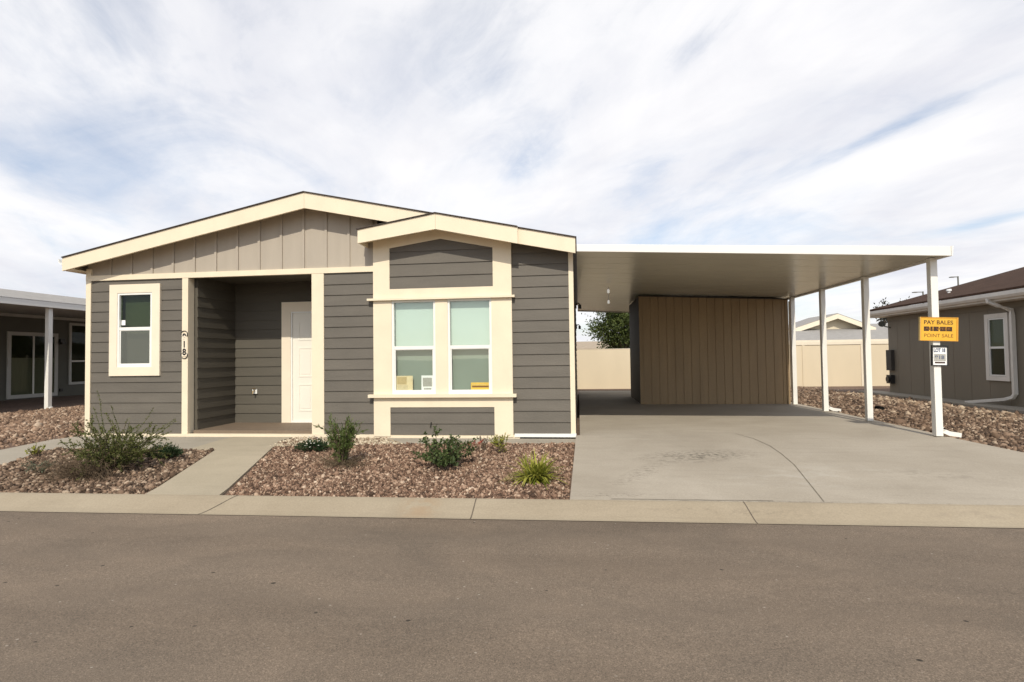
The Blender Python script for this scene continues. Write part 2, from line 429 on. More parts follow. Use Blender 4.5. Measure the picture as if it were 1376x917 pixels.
# ------------------------------------------------------------------ rocks (uncountable gravel)
ico = bmesh.new(); bmesh.ops.create_icosphere(ico, subdivisions=1, radius=1)
ICO_V = np.array([v.co[:] for v in ico.verts]); ICO_F = np.array([[v.index for v in f.verts] for f in ico.faces]); ico.free()
def inpoly(px, py, poly):
    r = np.zeros(len(px), bool); n = len(poly)
    for i in range(n):
        x0,y0 = poly[i]; x1,y1 = poly[(i+1)%n]
        c = ((y0 > py) != (y1 > py)); 
        with np.errstate(divide='ignore', invalid='ignore'):
            xi = (x1-x0)*(py-y0)/(y1-y0+1e-12)+x0
        r ^= c & (px < xi)
    return r
def rocks(name, poly, spacing, size, m, zoff=0., hump=None, layers=1, keep=1.0, zfun=None):
    P = np.array(poly); x0,y0 = P.min(0); x1,y1 = P.max(0); allv = []
    for L in range(layers):
        gx, gy = np.meshgrid(np.arange(x0,x1,spacing), np.arange(y0,y1,spacing))
        px = (gx + rng.uniform(-.6,.6,gx.shape)*spacing).ravel(); py = (gy + rng.uniform(-.6,.6,gy.shape)*spacing).ravel()
        k = inpoly(px, py, poly) & (rng.random(len(px)) < keep); px = px[k]; py = py[k]; n = len(px)
        if not n: continue
        s = size*np.exp(rng.normal(0,.28,n))*np.where(rng.random(n) < .04, 1.5, 1)
        an = rng.uniform(.55,1.1,(n,3)); an[:,2] *= .8
        base = ICO_V[None]*(1+rng.normal(0,.24,(n,12,1)))*an[:,None,:]*s[:,None,None]
        q = rng.normal(size=(n,4)); q /= np.linalg.norm(q,axis=1,keepdims=True); w,x,y,z = q.T
        Rm = np.stack([1-2*(y*y+z*z),2*(x*y-z*w),2*(x*z+y*w),2*(x*y+z*w),1-2*(x*x+z*z),2*(y*z-x*w),2*(x*z-y*w),2*(y*z+x*w),1-2*(x*x+y*y)],1).reshape(n,3,3)
        v = np.einsum('nij,nkj->nki', Rm, base)
        zz = (zfun or ground)(px,py) + zoff + s*.25 + L*size*.75
        v += np.stack([px,py,zz],1)[:,None,:]; allv.append(v)
    V = np.concatenate(allv); n = len(V)
    F = (ICO_F[None] + (np.arange(n)*12)[:,None,None]).reshape(-1,3)
    me = bpy.data.meshes.new(name); V = V.reshape(-1,3)
    me.vertices.add(len(V)); me.vertices.foreach_set('co', V.astype(np.float32).ravel())
    me.loops.add(len(F)*3); me.loops.foreach_set('vertex_index', F.astype(np.int32).ravel())
    me.polygons.add(len(F)); me.polygons.foreach_set('loop_start', np.arange(0,len(F)*3,3,dtype=np.int32))
    me.update(calc_edges=True); me.materials.append(m)
    o = bpy.data.objects.new(name, me); col.objects.link(o); return o
red = rock_mat('red crushed rock', [(0,(.06,.038,.028)),(.25,(.135,.085,.062)),(.5,(.21,.132,.098)),(.75,(.31,.21,.16)),(.94,(.44,.33,.26)),(1,(.58,.48,.40))])
red2 = rock_mat('brown field rock', [(0,(.045,.031,.023)),(.3,(.115,.078,.057)),(.6,(.20,.138,.103)),(.85,(.30,.22,.17)),(1,(.45,.37,.30))])
red3 = rock_mat('light brown rock', [(0,(.12,.08,.06)),(.3,(.21,.14,.105)),(.6,(.29,.20,.15)),(.85,(.37,.27,.21)),(1,(.48,.39,.32))])
pale = rock_mat('pale pebble', [(0,(.30,.24,.18)),(.5,(.46,.40,.32)),(1,(.66,.60,.50))])
KBp = lambda x: (x, KB(x)+.025)
bedR = [KBp(-3.82), KBp(-.13), (-.085,8.53), (-3.2,8.40), (-3.2,8.9), (-4.86,8.9), (-4.86,8.42)]
bedL = [KBp(-7.8), KBp(-4.76), (-5.58,7.82), (-8.2,7.82), (-8.36,7.68), (-7.93,6.7)]
tag(rocks('gravel', bedR, .030, .0165, red, layers=2, zoff=-.010), 'reddish crushed rock filling the bed in front of the bay window', 'gravel', kind='stuff')
tag(rocks('gravel', bedL, .038, .022, red2, layers=2, zoff=-.012), 'brown rock filling the bed left of the walkway', 'gravel', kind='stuff')
tag(rocks('gravel', [(-4.85,8.05),(-2.75,8.36),(-3.0,8.62),(-3.3,8.9),(-4.85,8.9)], .036, .019, pale, zoff=.012, keep=.75), 'pale pebbles against the base of the grey house between walkway and bay', 'gravel', kind='stuff')
tag(rocks('gravel', [(-9.3,6.2),(-9.05,8.9),(-8.98,19),(-13.45,19),(-13.45,9),(-12,6.2)], .05, .030, red3, layers=1, zoff=-.008), 'brown gravel bank between the grey house and the neighbour\'s patio on the left', 'gravel', kind='stuff')
rb = [(5.54,9.0),(5.8,7.85),(6.35,7.05),(7.3,6.3),(9.6,5.75),(9.6,9),(8.86,9.5),(8.86,18.9),(9.4,24.2),(5.54,24.2)]
tag(rocks('gravel', rb, .050, .029, red2, layers=1, zoff=-.008), 'brown gravel yard between the carport and the brown house on the right', 'gravel', kind='stuff')
tag(rocks('gravel', [(7.7,9.5),(8.85,9.5),(8.85,19),(8.1,19)], .085, .045, rock_mat('tan cobble', [(0,(.14,.10,.075)),(.5,(.30,.22,.165)),(1,(.55,.46,.37))]), zoff=-.005, keep=.6), 'larger tan cobbles along the brown house\'s concrete apron', 'gravel', kind='stuff')

# ------------------------------------------------------------------ lap siding
def clip(poly, a, b):
    """keep the part of (u,z) polygon below z = a + b*u"""
    out = []; n = len(poly)
    for i in range(n):
        p, q = poly[i], poly[(i+1)%n]
        dp = a+b*p[0]-p[1]; dq = a+b*q[0]-q[1]
        if dp >= 0: out.append(p)
        if dp*dq < 0:
            t = dp/(dp-dq); out.append((p[0]+(q[0]-p[0])*t, p[1]+(q[1]-p[1])*t))
    return out
def siding(mb, origin, u, nrm, u0, u1, z0, z1, zstart=0.0, ex=.184, holes=(), tops=(), lip=.017):
    """real clapboards on a vertical plane: each course tapers, its butt stands proud"""
    o = Vector(origin); u = Vector(u); nrm = Vector(nrm)
    k = math.floor((z0-zstart)/ex)
    while zstart+k*ex < z1-1e-4:
        b0 = zstart+k*ex; b1 = b0+ex; k += 1
        za, zb = max(b0,z0), min(b1,z1)
        if zb-za < .004: continue
        zc = sorted({za, zb, *[h for H in holes for h in H[2:] if za < h < zb]})
        for sa, sb in zip(zc[:-1], zc[1:]):
            seg = [(u0,u1)]
            for (h0,h1,k0,k1) in holes:
                if k0 < sb-1e-5 and k1 > sa+1e-5:
                    ns = []
                    for a,b in seg:
                        if h0 > a: ns.append((a,min(b,h0)))
                        if h1 < b: ns.append((max(a,h1),b))
                    seg = [s for s in ns if s[1]-s[0] > 1e-4]
            for a,b in seg:
                poly = [(a,sa),(b,sa),(b,sb),(a,sb)]
                for ta,tb in tops:
                    poly = clip(poly, ta, tb)
                    if len(poly) < 3: break
                if len(poly) < 3: continue
                off = lambda z: lip*(1-(z-b0)/ex)+.003
                vs = [o+u*p[0]+Vector((0,0,p[1]))+nrm*off(p[1]) for p in poly]
                mb.add(vs, [tuple(range(len(vs)))])
                if abs(sa-b0) < 1e-5:
                    bot = [p for p in poly if abs(p[1]-sa) < 1e-6]
                    if len(bot) >= 2:
                        p, q = min(bot), max(bot)
                        e = [o+u*p[0]+Vector((0,0,sa))+nrm*.001, o+u*q[0]+Vector((0,0,sa))+nrm*.001, o+u*q[0]+Vector((0,0,sa))+nrm*(lip+.003), o+u*p[0]+Vector((0,0,sa))+nrm*(lip+.003)]
                        mb.add(e, [(0,1,2,3)])
    mb.keep = True
    return mb

# ------------------------------------------------------------------ the main house
H = thing('manufactured_house', (-4.5,9.0,-.09), 'grey single storey house with cream trim, recessed porch and gabled bay window beside the carport', 'house')
FY = 9.0; BY = 20.0; XL = -8.93; XR = -.075; ZB = -.025
XF = (1,0,0); NF = (0,-1,0)
# shell behind the cladding
SL = .2093; PX, PZ = -4.56, 4.09
def rake(x): return PZ - SL*abs(x-PX)
w = MB()
w.box(XL+.02, XL+.14, FY+.06, BY, ZB-.06, 2.88); w.box(XR-.14, XR-.02, FY+.06, BY, ZB-.06, 2.88)
w.prism([(XL+.14,ZB-.06),(XR-.14,ZB-.06),(XR-.14,2.86),(PX,3.78),(XL+.14,2.86)], 'y', BY-.1, BY)
w.build('wall', M['siding'], H)
def panel(u0,u1,z0,z1,y=FY,**k):
    return siding(MB(), (0,y,0), XF, NF, u0, u1, z0, z1, **k).build('siding', M['siding'], H)
panel(-8.83,-7.015,ZB,2.75, zstart=ZB, holes=[(-8.40,-7.49,1.06,2.61)])
panel(-4.355,-3.455,ZB,2.75, zstart=ZB)
panel(-1.08,-.14,ZB+.02,3.3, zstart=ZB+.02, ex=.186, tops=[(PZ-.16+SL*PX, -SL)])
siding(MB(), (XR,0,0), (0,1,0), (1,0,0), FY+.02, BY, ZB, 2.9, zstart=ZB).build('siding', M['siding'], H)
siding(MB(), (XL,0,0), (0,1,0), (-1,0,0), FY+.02, BY, ZB, 2.9, zstart=ZB).build('siding', M['siding'], H)
# backing behind the front panels (with the porch and window openings left open)
w = MB()
for a,b,c,d in ((-8.83,-8.36,ZB,2.75),(-7.52,-7.0,ZB,2.75),(-8.36,-7.52,ZB,1.10),(-8.36,-7.52,2.57,2.75),(-4.40,-3.40,ZB,2.75),(-1.15,-.14,ZB,2.9)):
    MB().box(a,b,FY+.004,FY+.06,c,d).build('sheathing', M['interior'], H)
# gable: boards and battens
gb = MB(); gb.prism([(XL,2.845),(-3.40,2.845),(-3.40,rake(-3.40)-.12),(PX,PZ-.12),(XL,rake(XL)-.12)], 'y', FY, FY+.05)
gb.build('gable_panel', M['batten'], H)
for x in [-8.45+.413*k for k in range(13)]:
    t = rake(x)-.13
    MB().box(x-.022,x+.022,FY-.022,FY-.001,2.847,t).build('batten', M['batten'], H)
# trim
MB().box(-8.93,-3.455,FY-.035,FY-.001,2.75,2.845).build('frieze_board', M['cream'], H)
MB().box(-8.93,-8.83,FY-.03,FY+.02,ZB,2.749).build('corner_board', M['cream'], H)
MB().box(-8.93,-8.83,FY-.030,FY+.02,2.846,2.97).build('corner_board', M['cream'], H)
MB().box(-.14,-.062,FY-.03,FY+.1,ZB-.02,2.97).build('corner_board', M['cream'], H)
MB().box(-8.95,-.95,FY-.045,FY+.03,-.088,ZB-.001).build('base_trim', M['cream'], H)
MB().box(-1.06,-.055,FY-.06,FY+.03,-.055,-.002).build('base_trim', M['white_vinyl'], H)
v = MB(); v.box(-.97,-.36,FY-.07,FY-.02,-.078,-.057); v.build('foundation_vent', M['dark'], H)
# roof planes, fascias, soffit
rf = MB()
t = .014
for s in (-1,1):
    xe = PX+s*4.56
    rf.prism([(PX,PZ),(xe,rake(xe)),(xe,rake(xe)+t),(PX,PZ+t)], 'y', 8.655, BY+.3)
rf.build('roof', M['shingle'], H)
MB().prism([(PX,PZ-.004),(-9.12,rake(-9.12)-.004),(-9.12,rake(-9.12)-.235),(PX,PZ-.27)], 'y', 8.68, 8.72).build('fascia', M['cream'], H)
MB().prism([(PX+.003,PZ-.004),(PX+.003,PZ-.27),(-.02,rake(-.02)-.25),(-.02,rake(-.02)-.004)], 'y', 8.68, 8.72).build('fascia', M['cream'], H)
sf = MB()
for s in (-1,1):
    xe = PX+s*4.5
    sf.prism([(PX,PZ-.10),(xe,rake(xe)-.10),(xe,rake(xe)-.125),(PX,PZ-.125)], 'y', 8.722, FY-.003)
sf.build('soffit', M['cream'], H)
# left eave fascia and gutter
MB().box(-9.12,-9.09,8.722,BY+.3,2.93,3.10).build('fascia', M['cream'], H)
gt = MB(); gt.prism([(-9.123,3.12),(-9.123,3.02),(-9.16,3.01),(-9.21,3.05),(-9.225,3.12),(-9.215,3.12),(-9.20,3.06),(-9.16,3.03),(-9.14,3.03),(-9.14,3.12)], 'y', 8.70, BY)
gt.build('gutter', M['white_vinyl'], H)
MB().prism([(XL,2.91),(-9.09,2.90),(-9.09,2.925),(XL,2.935)], 'y', 8.722, BY).build('soffit', M['cream'], H)
# bay projection
bw = MB()
BF = 8.94
bx0, bx1 = -3.455, -1.08
brk = lambda x: (3.603-.163*(-2.27-x)) if x < -2.27 else (3.603-SL*(x+2.27))
# cream face boards
def cpoly(poly): bw.prism(poly, 'y', BF, BF+.028)
tp = lambda x: brk(x)-.14
zin = lambda x: (3.265-.15*(-2.28-x)) if x < -2.28 else (3.265-.205*(x+2.28))
L0, L1, R0, R1 = -3.165, -3.166, -1.39, -1.39
cpoly([(bx0,2.278),(L0,2.278),(L0,tp(L0)),(bx0,tp(bx0))])
cpoly([(R0,2.278),(bx1,2.278),(bx1,tp(bx1)),(R0,tp(R0))])
cpoly([(L0,zin(L0)),(-2.28,zin(-2.28)),(-2.28,tp(-2.28)),(L0,tp(L0))])
cpoly([(-2.28,zin(-2.28)),(R0,zin(R0)),(R0,tp(R0)),(-2.28,tp(-2.28))])
cpoly([(L0,2.278),(R0,2.278),(R0,2.435),(L0,2.435)])
cpoly([(bx0,ZB-.03),(L0,ZB-.03),(L0,.60),(bx0,.60)]); cpoly([(R0,ZB-.03),(bx1,ZB-.03),(bx1,.60),(R0,.60)])
cpoly([(L0,.435),(R0,.435),(R0,.60),(L0,.60)])
# casing beside and between the two windows
cpoly([(bx0,.655),(-3.135,.655),(-3.135,2.24),(bx0,2.24)]); cpoly([(-1.42,.655),(bx1,.655),(bx1,2.24),(-1.42,2.24)]); cpoly([(-2.375,.655),(-2.165,.655),(-2.165,2.24),(-2.375,2.24)])
bw.build('bay_casing', M['cream'], H)
MB().box(bx0-.09,bx1+.055,BF-.06,BF+.03,2.241,2.277).build('sill_ledge', M['cream'], H)
MB().box(bx0-.075,bx1+.065,BF-.075,BF+.03,.601,.654).build('sill_ledge', M['cream'], H)
siding(MB(), (0,BF+.024,0), XF, NF, L0, R0, 2.437, 3.3, zstart=2.437-.0, ex=.21, tops=[(zin(-2.28)+.15*2.28,.15),(zin(-2.28)-.205*2.28,-.205)]).build('siding', M['siding'], H)
siding(MB(), (0,BF+.024,0), XF, NF, L0, R0, ZB, .434, zstart=ZB, ex=.186).build('siding', M['siding'], H)
sd = MB(); sd.box(bx0,bx0+.03,BF+.029,FY,ZB-.03,3.2); sd.box(bx1-.03,bx1,BF+.029,FY,ZB-.03,3.15)
sd.prism([(bx0+.03,2.25),(bx1-.03,2.25),(bx1-.03,3.18),(-2.27,3.40),(bx0+.03,3.2)], 'y', BF+.045, BF+.06)
sd.box(bx0+.03,bx1-.03,BF+.045,BF+.06,ZB-.03,.64)
sd.build('bay_cheek', M['cream'], H)
# bay roof
br = MB()
br.prism([(-2.27,3.607),(-3.60,brk(-3.60)+.004),(-3.60,brk(-3.60)+.018),(-2.27,3.621)], 'y', 8.575, 9.6)
br.prism([(-2.27,3.607),(-2.27,3.621),(-.93,brk(-.93)+.018),(-.93,brk(-.93)+.004)], 'y', 8.575, 8.654)
br.build('bay_roof', M['shingle'], H)
MB().prism([(-2.27,3.603),(-3.585,brk(-3.585)),(-3.585,brk(-3.585)-.222),(-2.27,3.603-.255)], 'y', 8.60, 8.64).build('fascia', M['cream'], H)
MB().prism([(-2.267,3.603),(-2.267,3.603-.255),(-.93,brk(-.93)-.262),(-.93,brk(-.93))], 'y', 8.60, 8.64).build('fascia', M['cream'], H)
s2 = MB()
s2.prism([(-2.27,3.47),(-3.56,brk(-3.56)-.13),(-3.56,brk(-3.56)-.15),(-2.27,3.45)], 'y', 8.643, BF+.03)
s2.prism([(-2.268,3.47),(-2.268,3.45),(-.95,brk(-.95)-.15),(-.95,brk(-.95)-.13)], 'y', 8.643, 8.677)
s2.prism([(-2.268,3.44),(-2.268,3.42),(-1.0,brk(-1.0)-.18),(-1.0,brk(-1.0)-.16)], 'y', 8.722, BF+.03)
s2.box(-3.585,-3.555,8.643,9.5,brk(-3.585)-.22,brk(-3.585)-.005)
s2.build('soffit', M['cream'], H)

# windows ---------------------------------------------------------------
def hung_window(parent, x0, x1, z0, z1, y, blind_top, blind_low, gtop, screen=True, fm='white_vinyl', rail=None, deep=.10):
    """single-hung window, frame face at y, looking along +Y"""
    w = thing_part = MB().frame(x0,x1,z0,z1,.035,y,y+.07).build('window', M[fm], parent)
    zr = rail if rail else z0+(z1-z0)*.5
    MB().box(x0+.036,x1-.036,y+.006,y+.05,zr-.028,zr+.028).build('meeting_rail', M[fm], w)
    MB().frame(x0+.036,x1-.036,z0+.036,zr-.029,(.022,.022,.03,.008),y+.012,y+.045).build('sash', M[fm], w)
    MB().box(x0+.036,x1-.036,y+.040,y+.046,zr+.029,z1-.036).build('pane', M[gtop], w)
    MB().box(x0+.059,x1-.059,y+.028,y+.034,z0+.067,zr-.038).build('pane', M['glass'], w)
    if screen: MB().box(x0+.058,x1-.058,y+.016,y+.018,z0+.066,zr-.037).build('insect_screen', M['screen'], w)
    b = MB(); b.box(x0+.036,x1-.036,y+deep,y+deep+.01,zr-.02,z1-.036); b.build('blind', M[blind_top], w)
    b = MB(); b.box(x0+.036,x1-.036,y+deep+.03,y+deep+.04,z0+.03,zr-.021); b.build('blind', M[blind_low], w)
    return w
# bay pair
W1 = hung_window(H, -3.134,-2.376,.655,2.24, BF+.012, 'blind','blind_low','glass', rail=1.435, screen=False)
W2 = hung_window(H, -2.164,-1.421,.655,2.24, BF+.012, 'blind','blind_low','glass', rail=1.435, screen=False)
for x0,x1 in ((-3.134,-2.376),(-2.164,-1.421)):                 # stool and reveal inside the room
    MB().box(x0,x1,BF+.083,BF+.20,.62,.684).build('window_stool', M['white_vinyl'], H)
    MB().box(x0-.02,x1+.02,BF+.20,BF+.24,.6,2.3).build('room_wall', M['blind_low'], H)
# small left window with a wide casing
MB().frame(-8.44,-7.44,1.01,2.665,.155,FY-.045,FY-.002).build('window_casing', M['casing'], H)
W3 = hung_window(H, -8.284,-7.596,1.166,2.509, FY-.035, 'interior','interior','glass_dark', screen=True, rail=1.86, deep=.14)
MB().box(-8.235,-8.16,FY+.002,FY+.003,1.93,2.02).build('sticker', M['paper_white'], W3)

# porch -----------------------------------------------------------------
PB = 10.2
pf = MB(); pf.box(-6.83,-4.5,FY+.03,PB,-.04,.03); pf.build('porch_floor', M['porchfloor'], H)
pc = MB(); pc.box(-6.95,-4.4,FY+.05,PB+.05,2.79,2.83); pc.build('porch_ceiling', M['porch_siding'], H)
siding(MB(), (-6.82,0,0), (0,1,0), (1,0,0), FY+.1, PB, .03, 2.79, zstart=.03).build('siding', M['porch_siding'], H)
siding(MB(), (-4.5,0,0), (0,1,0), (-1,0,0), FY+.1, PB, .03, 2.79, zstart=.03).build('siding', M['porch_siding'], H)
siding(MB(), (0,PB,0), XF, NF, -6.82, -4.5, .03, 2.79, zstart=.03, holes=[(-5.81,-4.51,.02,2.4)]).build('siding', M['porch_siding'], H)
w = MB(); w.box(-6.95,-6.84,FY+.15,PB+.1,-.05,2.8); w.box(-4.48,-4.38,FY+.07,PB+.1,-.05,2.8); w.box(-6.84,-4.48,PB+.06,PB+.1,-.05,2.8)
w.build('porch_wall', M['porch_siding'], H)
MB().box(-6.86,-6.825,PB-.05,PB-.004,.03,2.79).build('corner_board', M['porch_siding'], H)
MB().box(-7.015,-6.90,FY-.03,FY+.13,ZB,2.749).build('porch_post', M['cream'], H)
MB().box(-4.575,-4.355,FY-.03,FY+.06,ZB,2.749).build('porch_post', M['cream'], H)
MB().box(-6.90,-4.575,FY+.002,FY+.05,2.751,2.84).build('porch_header', M['cream'], H)
# door
D = MB().frame(-5.81,-4.52,.03,2.40,(.19,.10,.001,.19),PB-.04,PB+.02).build('door_frame', M['casing'], H)
MB().frame(-5.62,-4.62,.032,2.21,(.03,.03,.03,.03),PB-.03,PB+.03).build('door_jamb', M['white_vinyl'], D)
dr = MB().box(-5.588,-4.652,PB-.012,PB+.03,.063,2.178)
door = dr.build('door', M['door'], H)
for i in range(2):
    for (a,b) in ((.25,.78),(.92,1.50),(1.64,2.02)):
        x0 = -5.47+i*.40; pn = MB()
        pn.frame(x0,x0+.30,a,b,.025,PB-.019,PB-.0125); pn.box(x0+.055,x0+.245,PB-.017,PB-.0125,a+.055,b-.055)
        pn.build('door_panel', M['door'], door)
kn = MB(); kn.tube([(-4.72,PB-.012,1.0),(-4.72,PB-.05,1.0),(-4.72,PB-.055,1.0),(-4.72,PB-.085,1.0)],[.028,.012,.03,.022],12); kn.build('door_knob', M['black'], door)
# hose tap in its pale box on the porch's back wall
sp = MB(); sp.box(-6.42,-6.325,PB-.045,PB-.018,.60,.69); sp.build('outlet_cover', M['white_vinyl'], H)
sp = MB(); sp.tube([(-6.372,PB-.045,.655),(-6.372,PB-.10,.65),(-6.372,PB-.11,.60)],.014,8); sp.tube([(-6.41,PB-.07,.705),(-6.335,PB-.07,.705)],.008,6); sp.tube([(-6.372,PB-.07,.66),(-6.372,PB-.07,.705)],.008,6)
sp.build('hose_tap', mat('aged brass',(.30,.22,.12),.35,.2,metal=.8), H)
# small tool marks on the bay's lower siding
tp_ = MB(); tp_.tube([(-2.47,BF-.006,.10),(-2.465,BF-.012,.15),(-2.455,BF-.012,.19)],.009,6); tp_.build('wire_stub', M['black'], H)
# wall lamps and conduit on the side facing the carport
for (y,z) in ((13.5,2.50),(17.5,2.20)):
    l = MB(); l.box(XR+.022,XR+.05,y-.05,y+.05,z-.07,z+.07); l.tube([(XR+.05,y,z+.05),(XR+.10,y,z+.06),(XR+.13,y,z+.02)],.014,8); l.box(XR+.09,XR+.165,y-.04,y+.04,z-.08,z+.02)
    l.build('wall_lamp', M['black'], H)

# ------------------------------------------------------------------ carport
CP = thing('carport', (2.7,9.0,-.02), 'white aluminium carport with flat sloping roof and four slim posts over the driveway', 'carport')
cb = lambda x: 2.909-.0488*x
CX0, CX1, CY0, CY1 = .0, 5.42, 8.65, 20.3
pn = MB(); yy = CY0+.04
while yy < CY1-.04:
    y2 = min(yy+.61, CY1-.04)
    for (a,b,dz) in ((yy,y2-.012,.0),(y2-.012,y2,.008)):
        pn.prism([(CX0,cb(CX0)+.03+dz),(CX1-.04,cb(CX1-.04)+.03+dz),(CX1-.04,cb(CX1-.04)+.05+dz),(CX0,cb(CX0)+.05+dz)], 'y', a, b)
    yy = y2
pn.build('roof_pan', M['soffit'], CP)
tpn = MB(); tpn.prism([(CX0,cb(CX0)+.085),(CX1-.04,cb(CX1)+.10),(CX1-.04,cb(CX1)+.12),(CX0,cb(CX0)+.105)], 'y', CY0+.04, CY1-.04); tpn.build('roof_skin', M['alum'], CP)
MB().prism([(CX0,cb(CX0)),(CX1,cb(CX1)),(CX1,cb(CX1)+.142),(CX0,cb(CX0)+.112)], 'y', CY0, CY0+.035).build('fascia', M['alum'], CP, bevel=.004)
MB().prism([(CX0,cb(CX0)),(CX1,cb(CX1)),(CX1,cb(CX1)+.142),(CX0,cb(CX0)+.112)], 'y', CY1-.035, CY1).build('fascia', M['alum'], CP)
MB().box(CX1-.035,CX1,CY0+.036,CY1-.036,cb(CX1),cb(CX1)+.142).build('fascia', M['alum'], CP)
MB().prism([(CX1+.002,cb(CX1)+.142),(CX1+.03,cb(CX1)+.142),(CX1+.02,cb(CX1)),(CX1+.002,cb(CX1)-.002)], 'y', CY0-.004, CY1).build('gutter', M['alum'], CP)
PYs = [9.0,10.96,12.78,14.49,16.4,18.3,20.0]
for i, y in enumerate(PYs):
    p = MB(); p.box(5.31,5.41,y-.05,y+.05,drive_z(5.36,y)+.002,cb(5.42)+.028)
    p.build('post', M['post'], CP, bevel=.006)
    if i in (0,2):
        s = MB(); s.rtube([(5.405,y,.08),(5.44,y,.05),(5.50,y,.02),(5.66,y,-.005)], .045, .032); s.build('spout', M['post'], CP)
lp = thing('hanging_light', (.715,12.96,2.47), 'small white fixture hanging below the carport ceiling near the grey house', 'light fixture')
l = MB(); l.tube([(.72,12.96,2.87),(.72,12.96,2.80)],[.012,.012],8); l.build('cord', M['lamp_white'], lp)
l = MB(); l.tube([(.72,12.96,2.82),(.72,12.96,2.80),(.72,12.96,2.74),(.72,12.96,2.72)],[.014,.028,.03,.012],12); l.build('lamp_shade', M['lamp_glow'], lp)
l = MB(); l.tube([(.72,12.96,2.72),(.72,12.96,2.56)],.010,8); l.build('rod', M['lamp_white'], lp)
l = MB(); l.tube([(.72,12.96,2.56),(.72,12.96,2.55),(.72,12.96,2.49),(.72,12.96,2.475)],[.012,.024,.028,.014],12); l.build('bulb', M['lamp_glow'], lp)

# ------------------------------------------------------------------ storage shed under the carport
S = thing('storage_shed', (3.45,16,-.02), 'brown storage shed of vertical grooved panels under the carport roof', 'shed')
sx0,sx1,sy0,sy1 = 1.60,5.28,14.6,17.4
w = MB(); pitch=.2033; x = sx0+.075
while x < sx1-.06:
    x2 = min(x+pitch, sx1-.06)
    w.box(x+.006,x2-.006,sy0-.012,sy0+.004,-.018,cb(x)-.035); x = x2
w.box(sx0+.02,sx1-.02,sy0+.004,sy0+.03,-.018,cb(sx1)-.02)
w.prism([(sx0+.02,2.6),(sx1-.02,2.6),(sx1-.02,cb(sx1)-.01),(sx0+.02,cb(sx0)-.01)], 'y', sy0+.031, sy0+.05)
w.build('front_wall', M['shed'], S)
w = MB(); w.box(sx0,sx0+.02,sy0+.0,sy1,-.018,cb(sx0)-.01); w.build('side_wall', M['shed_dark'], S)
w = MB(); w.box(sx1-.02,sx1,sy0+.0,sy1,-.018,cb(sx1)-.01); w.build('side_wall', M['shed'], S)
w = MB(); w.box(sx0+.02,sx1-.02,sy1-.02,sy1,-.018,cb(sx1)-.01); w.build('back_wall', M['shed'], S)
MB().box(sx0-.012,sx0+.074,sy0-.024,sy0-.0005,-.018,cb(sx0)-.03).build('corner_trim', M['shed'], S)
MB().box(sx1-.059,sx1+.012,sy0-.024,sy0-.0005,-.018,cb(sx1)-.03).build('corner_trim', M['shed'], S)
MB().prism([(sx0-.01,cb(sx0)-.03),(sx1+.01,cb(sx1)-.03),(sx1+.01,cb(sx1)-.004),(sx0-.01,cb(sx0)-.004)],'y',sy0-.03,sy0-.001).build('top_trim', M['shed_dark'], S)
dp = MB(); dp.rtube([(5.345,14.62,2.58),(5.345,14.62,.40)],.022,.02); dp.box(5.318,5.372,14.595,14.645,1.85,1.88); dp.build('conduit', M['cream'], S)

# ------------------------------------------------------------------ signs
def text(s, size, font_scale=(1,1), extr=.001, bold=0.0):
    cu = bpy.data.curves.new('lettering', 'FONT'); cu.body = s; cu.size = size; cu.extrude = extr; cu.offset = bold
    cu.align_x = 'CENTER'; cu.align_y = 'CENTER'
    o = bpy.data.objects.new('lettering', cu); col.objects.link(o)
    bpy.context.view_layer.update()
    me = bpy.data.meshes.new_from_object(o.evaluated_get(bpy.context.evaluated_depsgraph_get()))
    col.objects.unlink(o); bpy.data.objects.remove(o)
    vs = [(v.co.x*font_scale[0], v.co.y*font_scale[1], v.co.z) for v in me.vertices]; fs = [tuple(p.vertices) for p in me.polygons]
    return vs, fs
def letters(name, s, size, x, z, parent, m, y=0., fs=(1,1), bold=0., width=None):
    vs, f = text(s, size, fs, bold=bold)
    if width:
        w = max(v[0] for v in vs)-min(v[0] for v in vs); k = width/w; vs = [(v[0]*k, v[1], v[2]) for v in vs]
    mb = MB(); mb.add([(x+v[0], y-v[2], z+v[1]) for v in vs], f)
    me = bpy.data.meshes.new(name); me.from_pydata(mb.v, [], mb.f); me.materials.append(m)
    o = bpy.data.objects.new(name, me); col.objects.link(o); o.parent = parent; return o
YS = thing('yellow_sign', (5.376,8.925,1.588), 'yellow sale sign with dark lettering fixed high on the front carport post', 'sign')
def lb(name, m, fn, parent):
    mb = MB(); fn(mb); me = bpy.data.meshes.new(name); me.from_pydata(mb.v, [], mb.f); me.materials.append(m)
    o = bpy.data.objects.new(name, me); col.objects.link(o); o.parent = parent; return o
lb('board', M['yellow'], lambda q: q.box(-.265,.265,-.006,.006,-.175,.175), YS)
lb('rim', mat('amber rim',(.62,.30,.03),.5), lambda q: q.frame(-.268,.268,-.178,.178,(.022,.022,.010,.010),-.012,-.0062), YS)
lb('fold', mat('pale amber edge',(.80,.60,.25),.5), lambda q: q.box(-.272,-.2685,-.03,.006,-.178,.178), YS)  # narrow left fold, paler than the board
letters('lettering','PAY BALES',.085,-.005,.098,YS,M['sign_dark'],-.0068,width=.40,bold=.0008)
def bars(q):
    for a,b in ((-.205,-.135),(-.115,-.082),(-.072,-.002),(.018,.098),(.106,.185)): q.box(a,b,-.0085,-.0063,-.030,.036)
lb('dark_band', M['sign_dark'], bars, YS)
letters('lettering','ALL WEEK',.055,-.01,.003,YS,M['sign_mid'],-.0095,width=.36)
letters('lettering','POINT SALE',.075,0,-.100,YS,M['sign_mid'],-.0068,width=.40)
YS.rotation_euler = (0, R(2.4), 0)
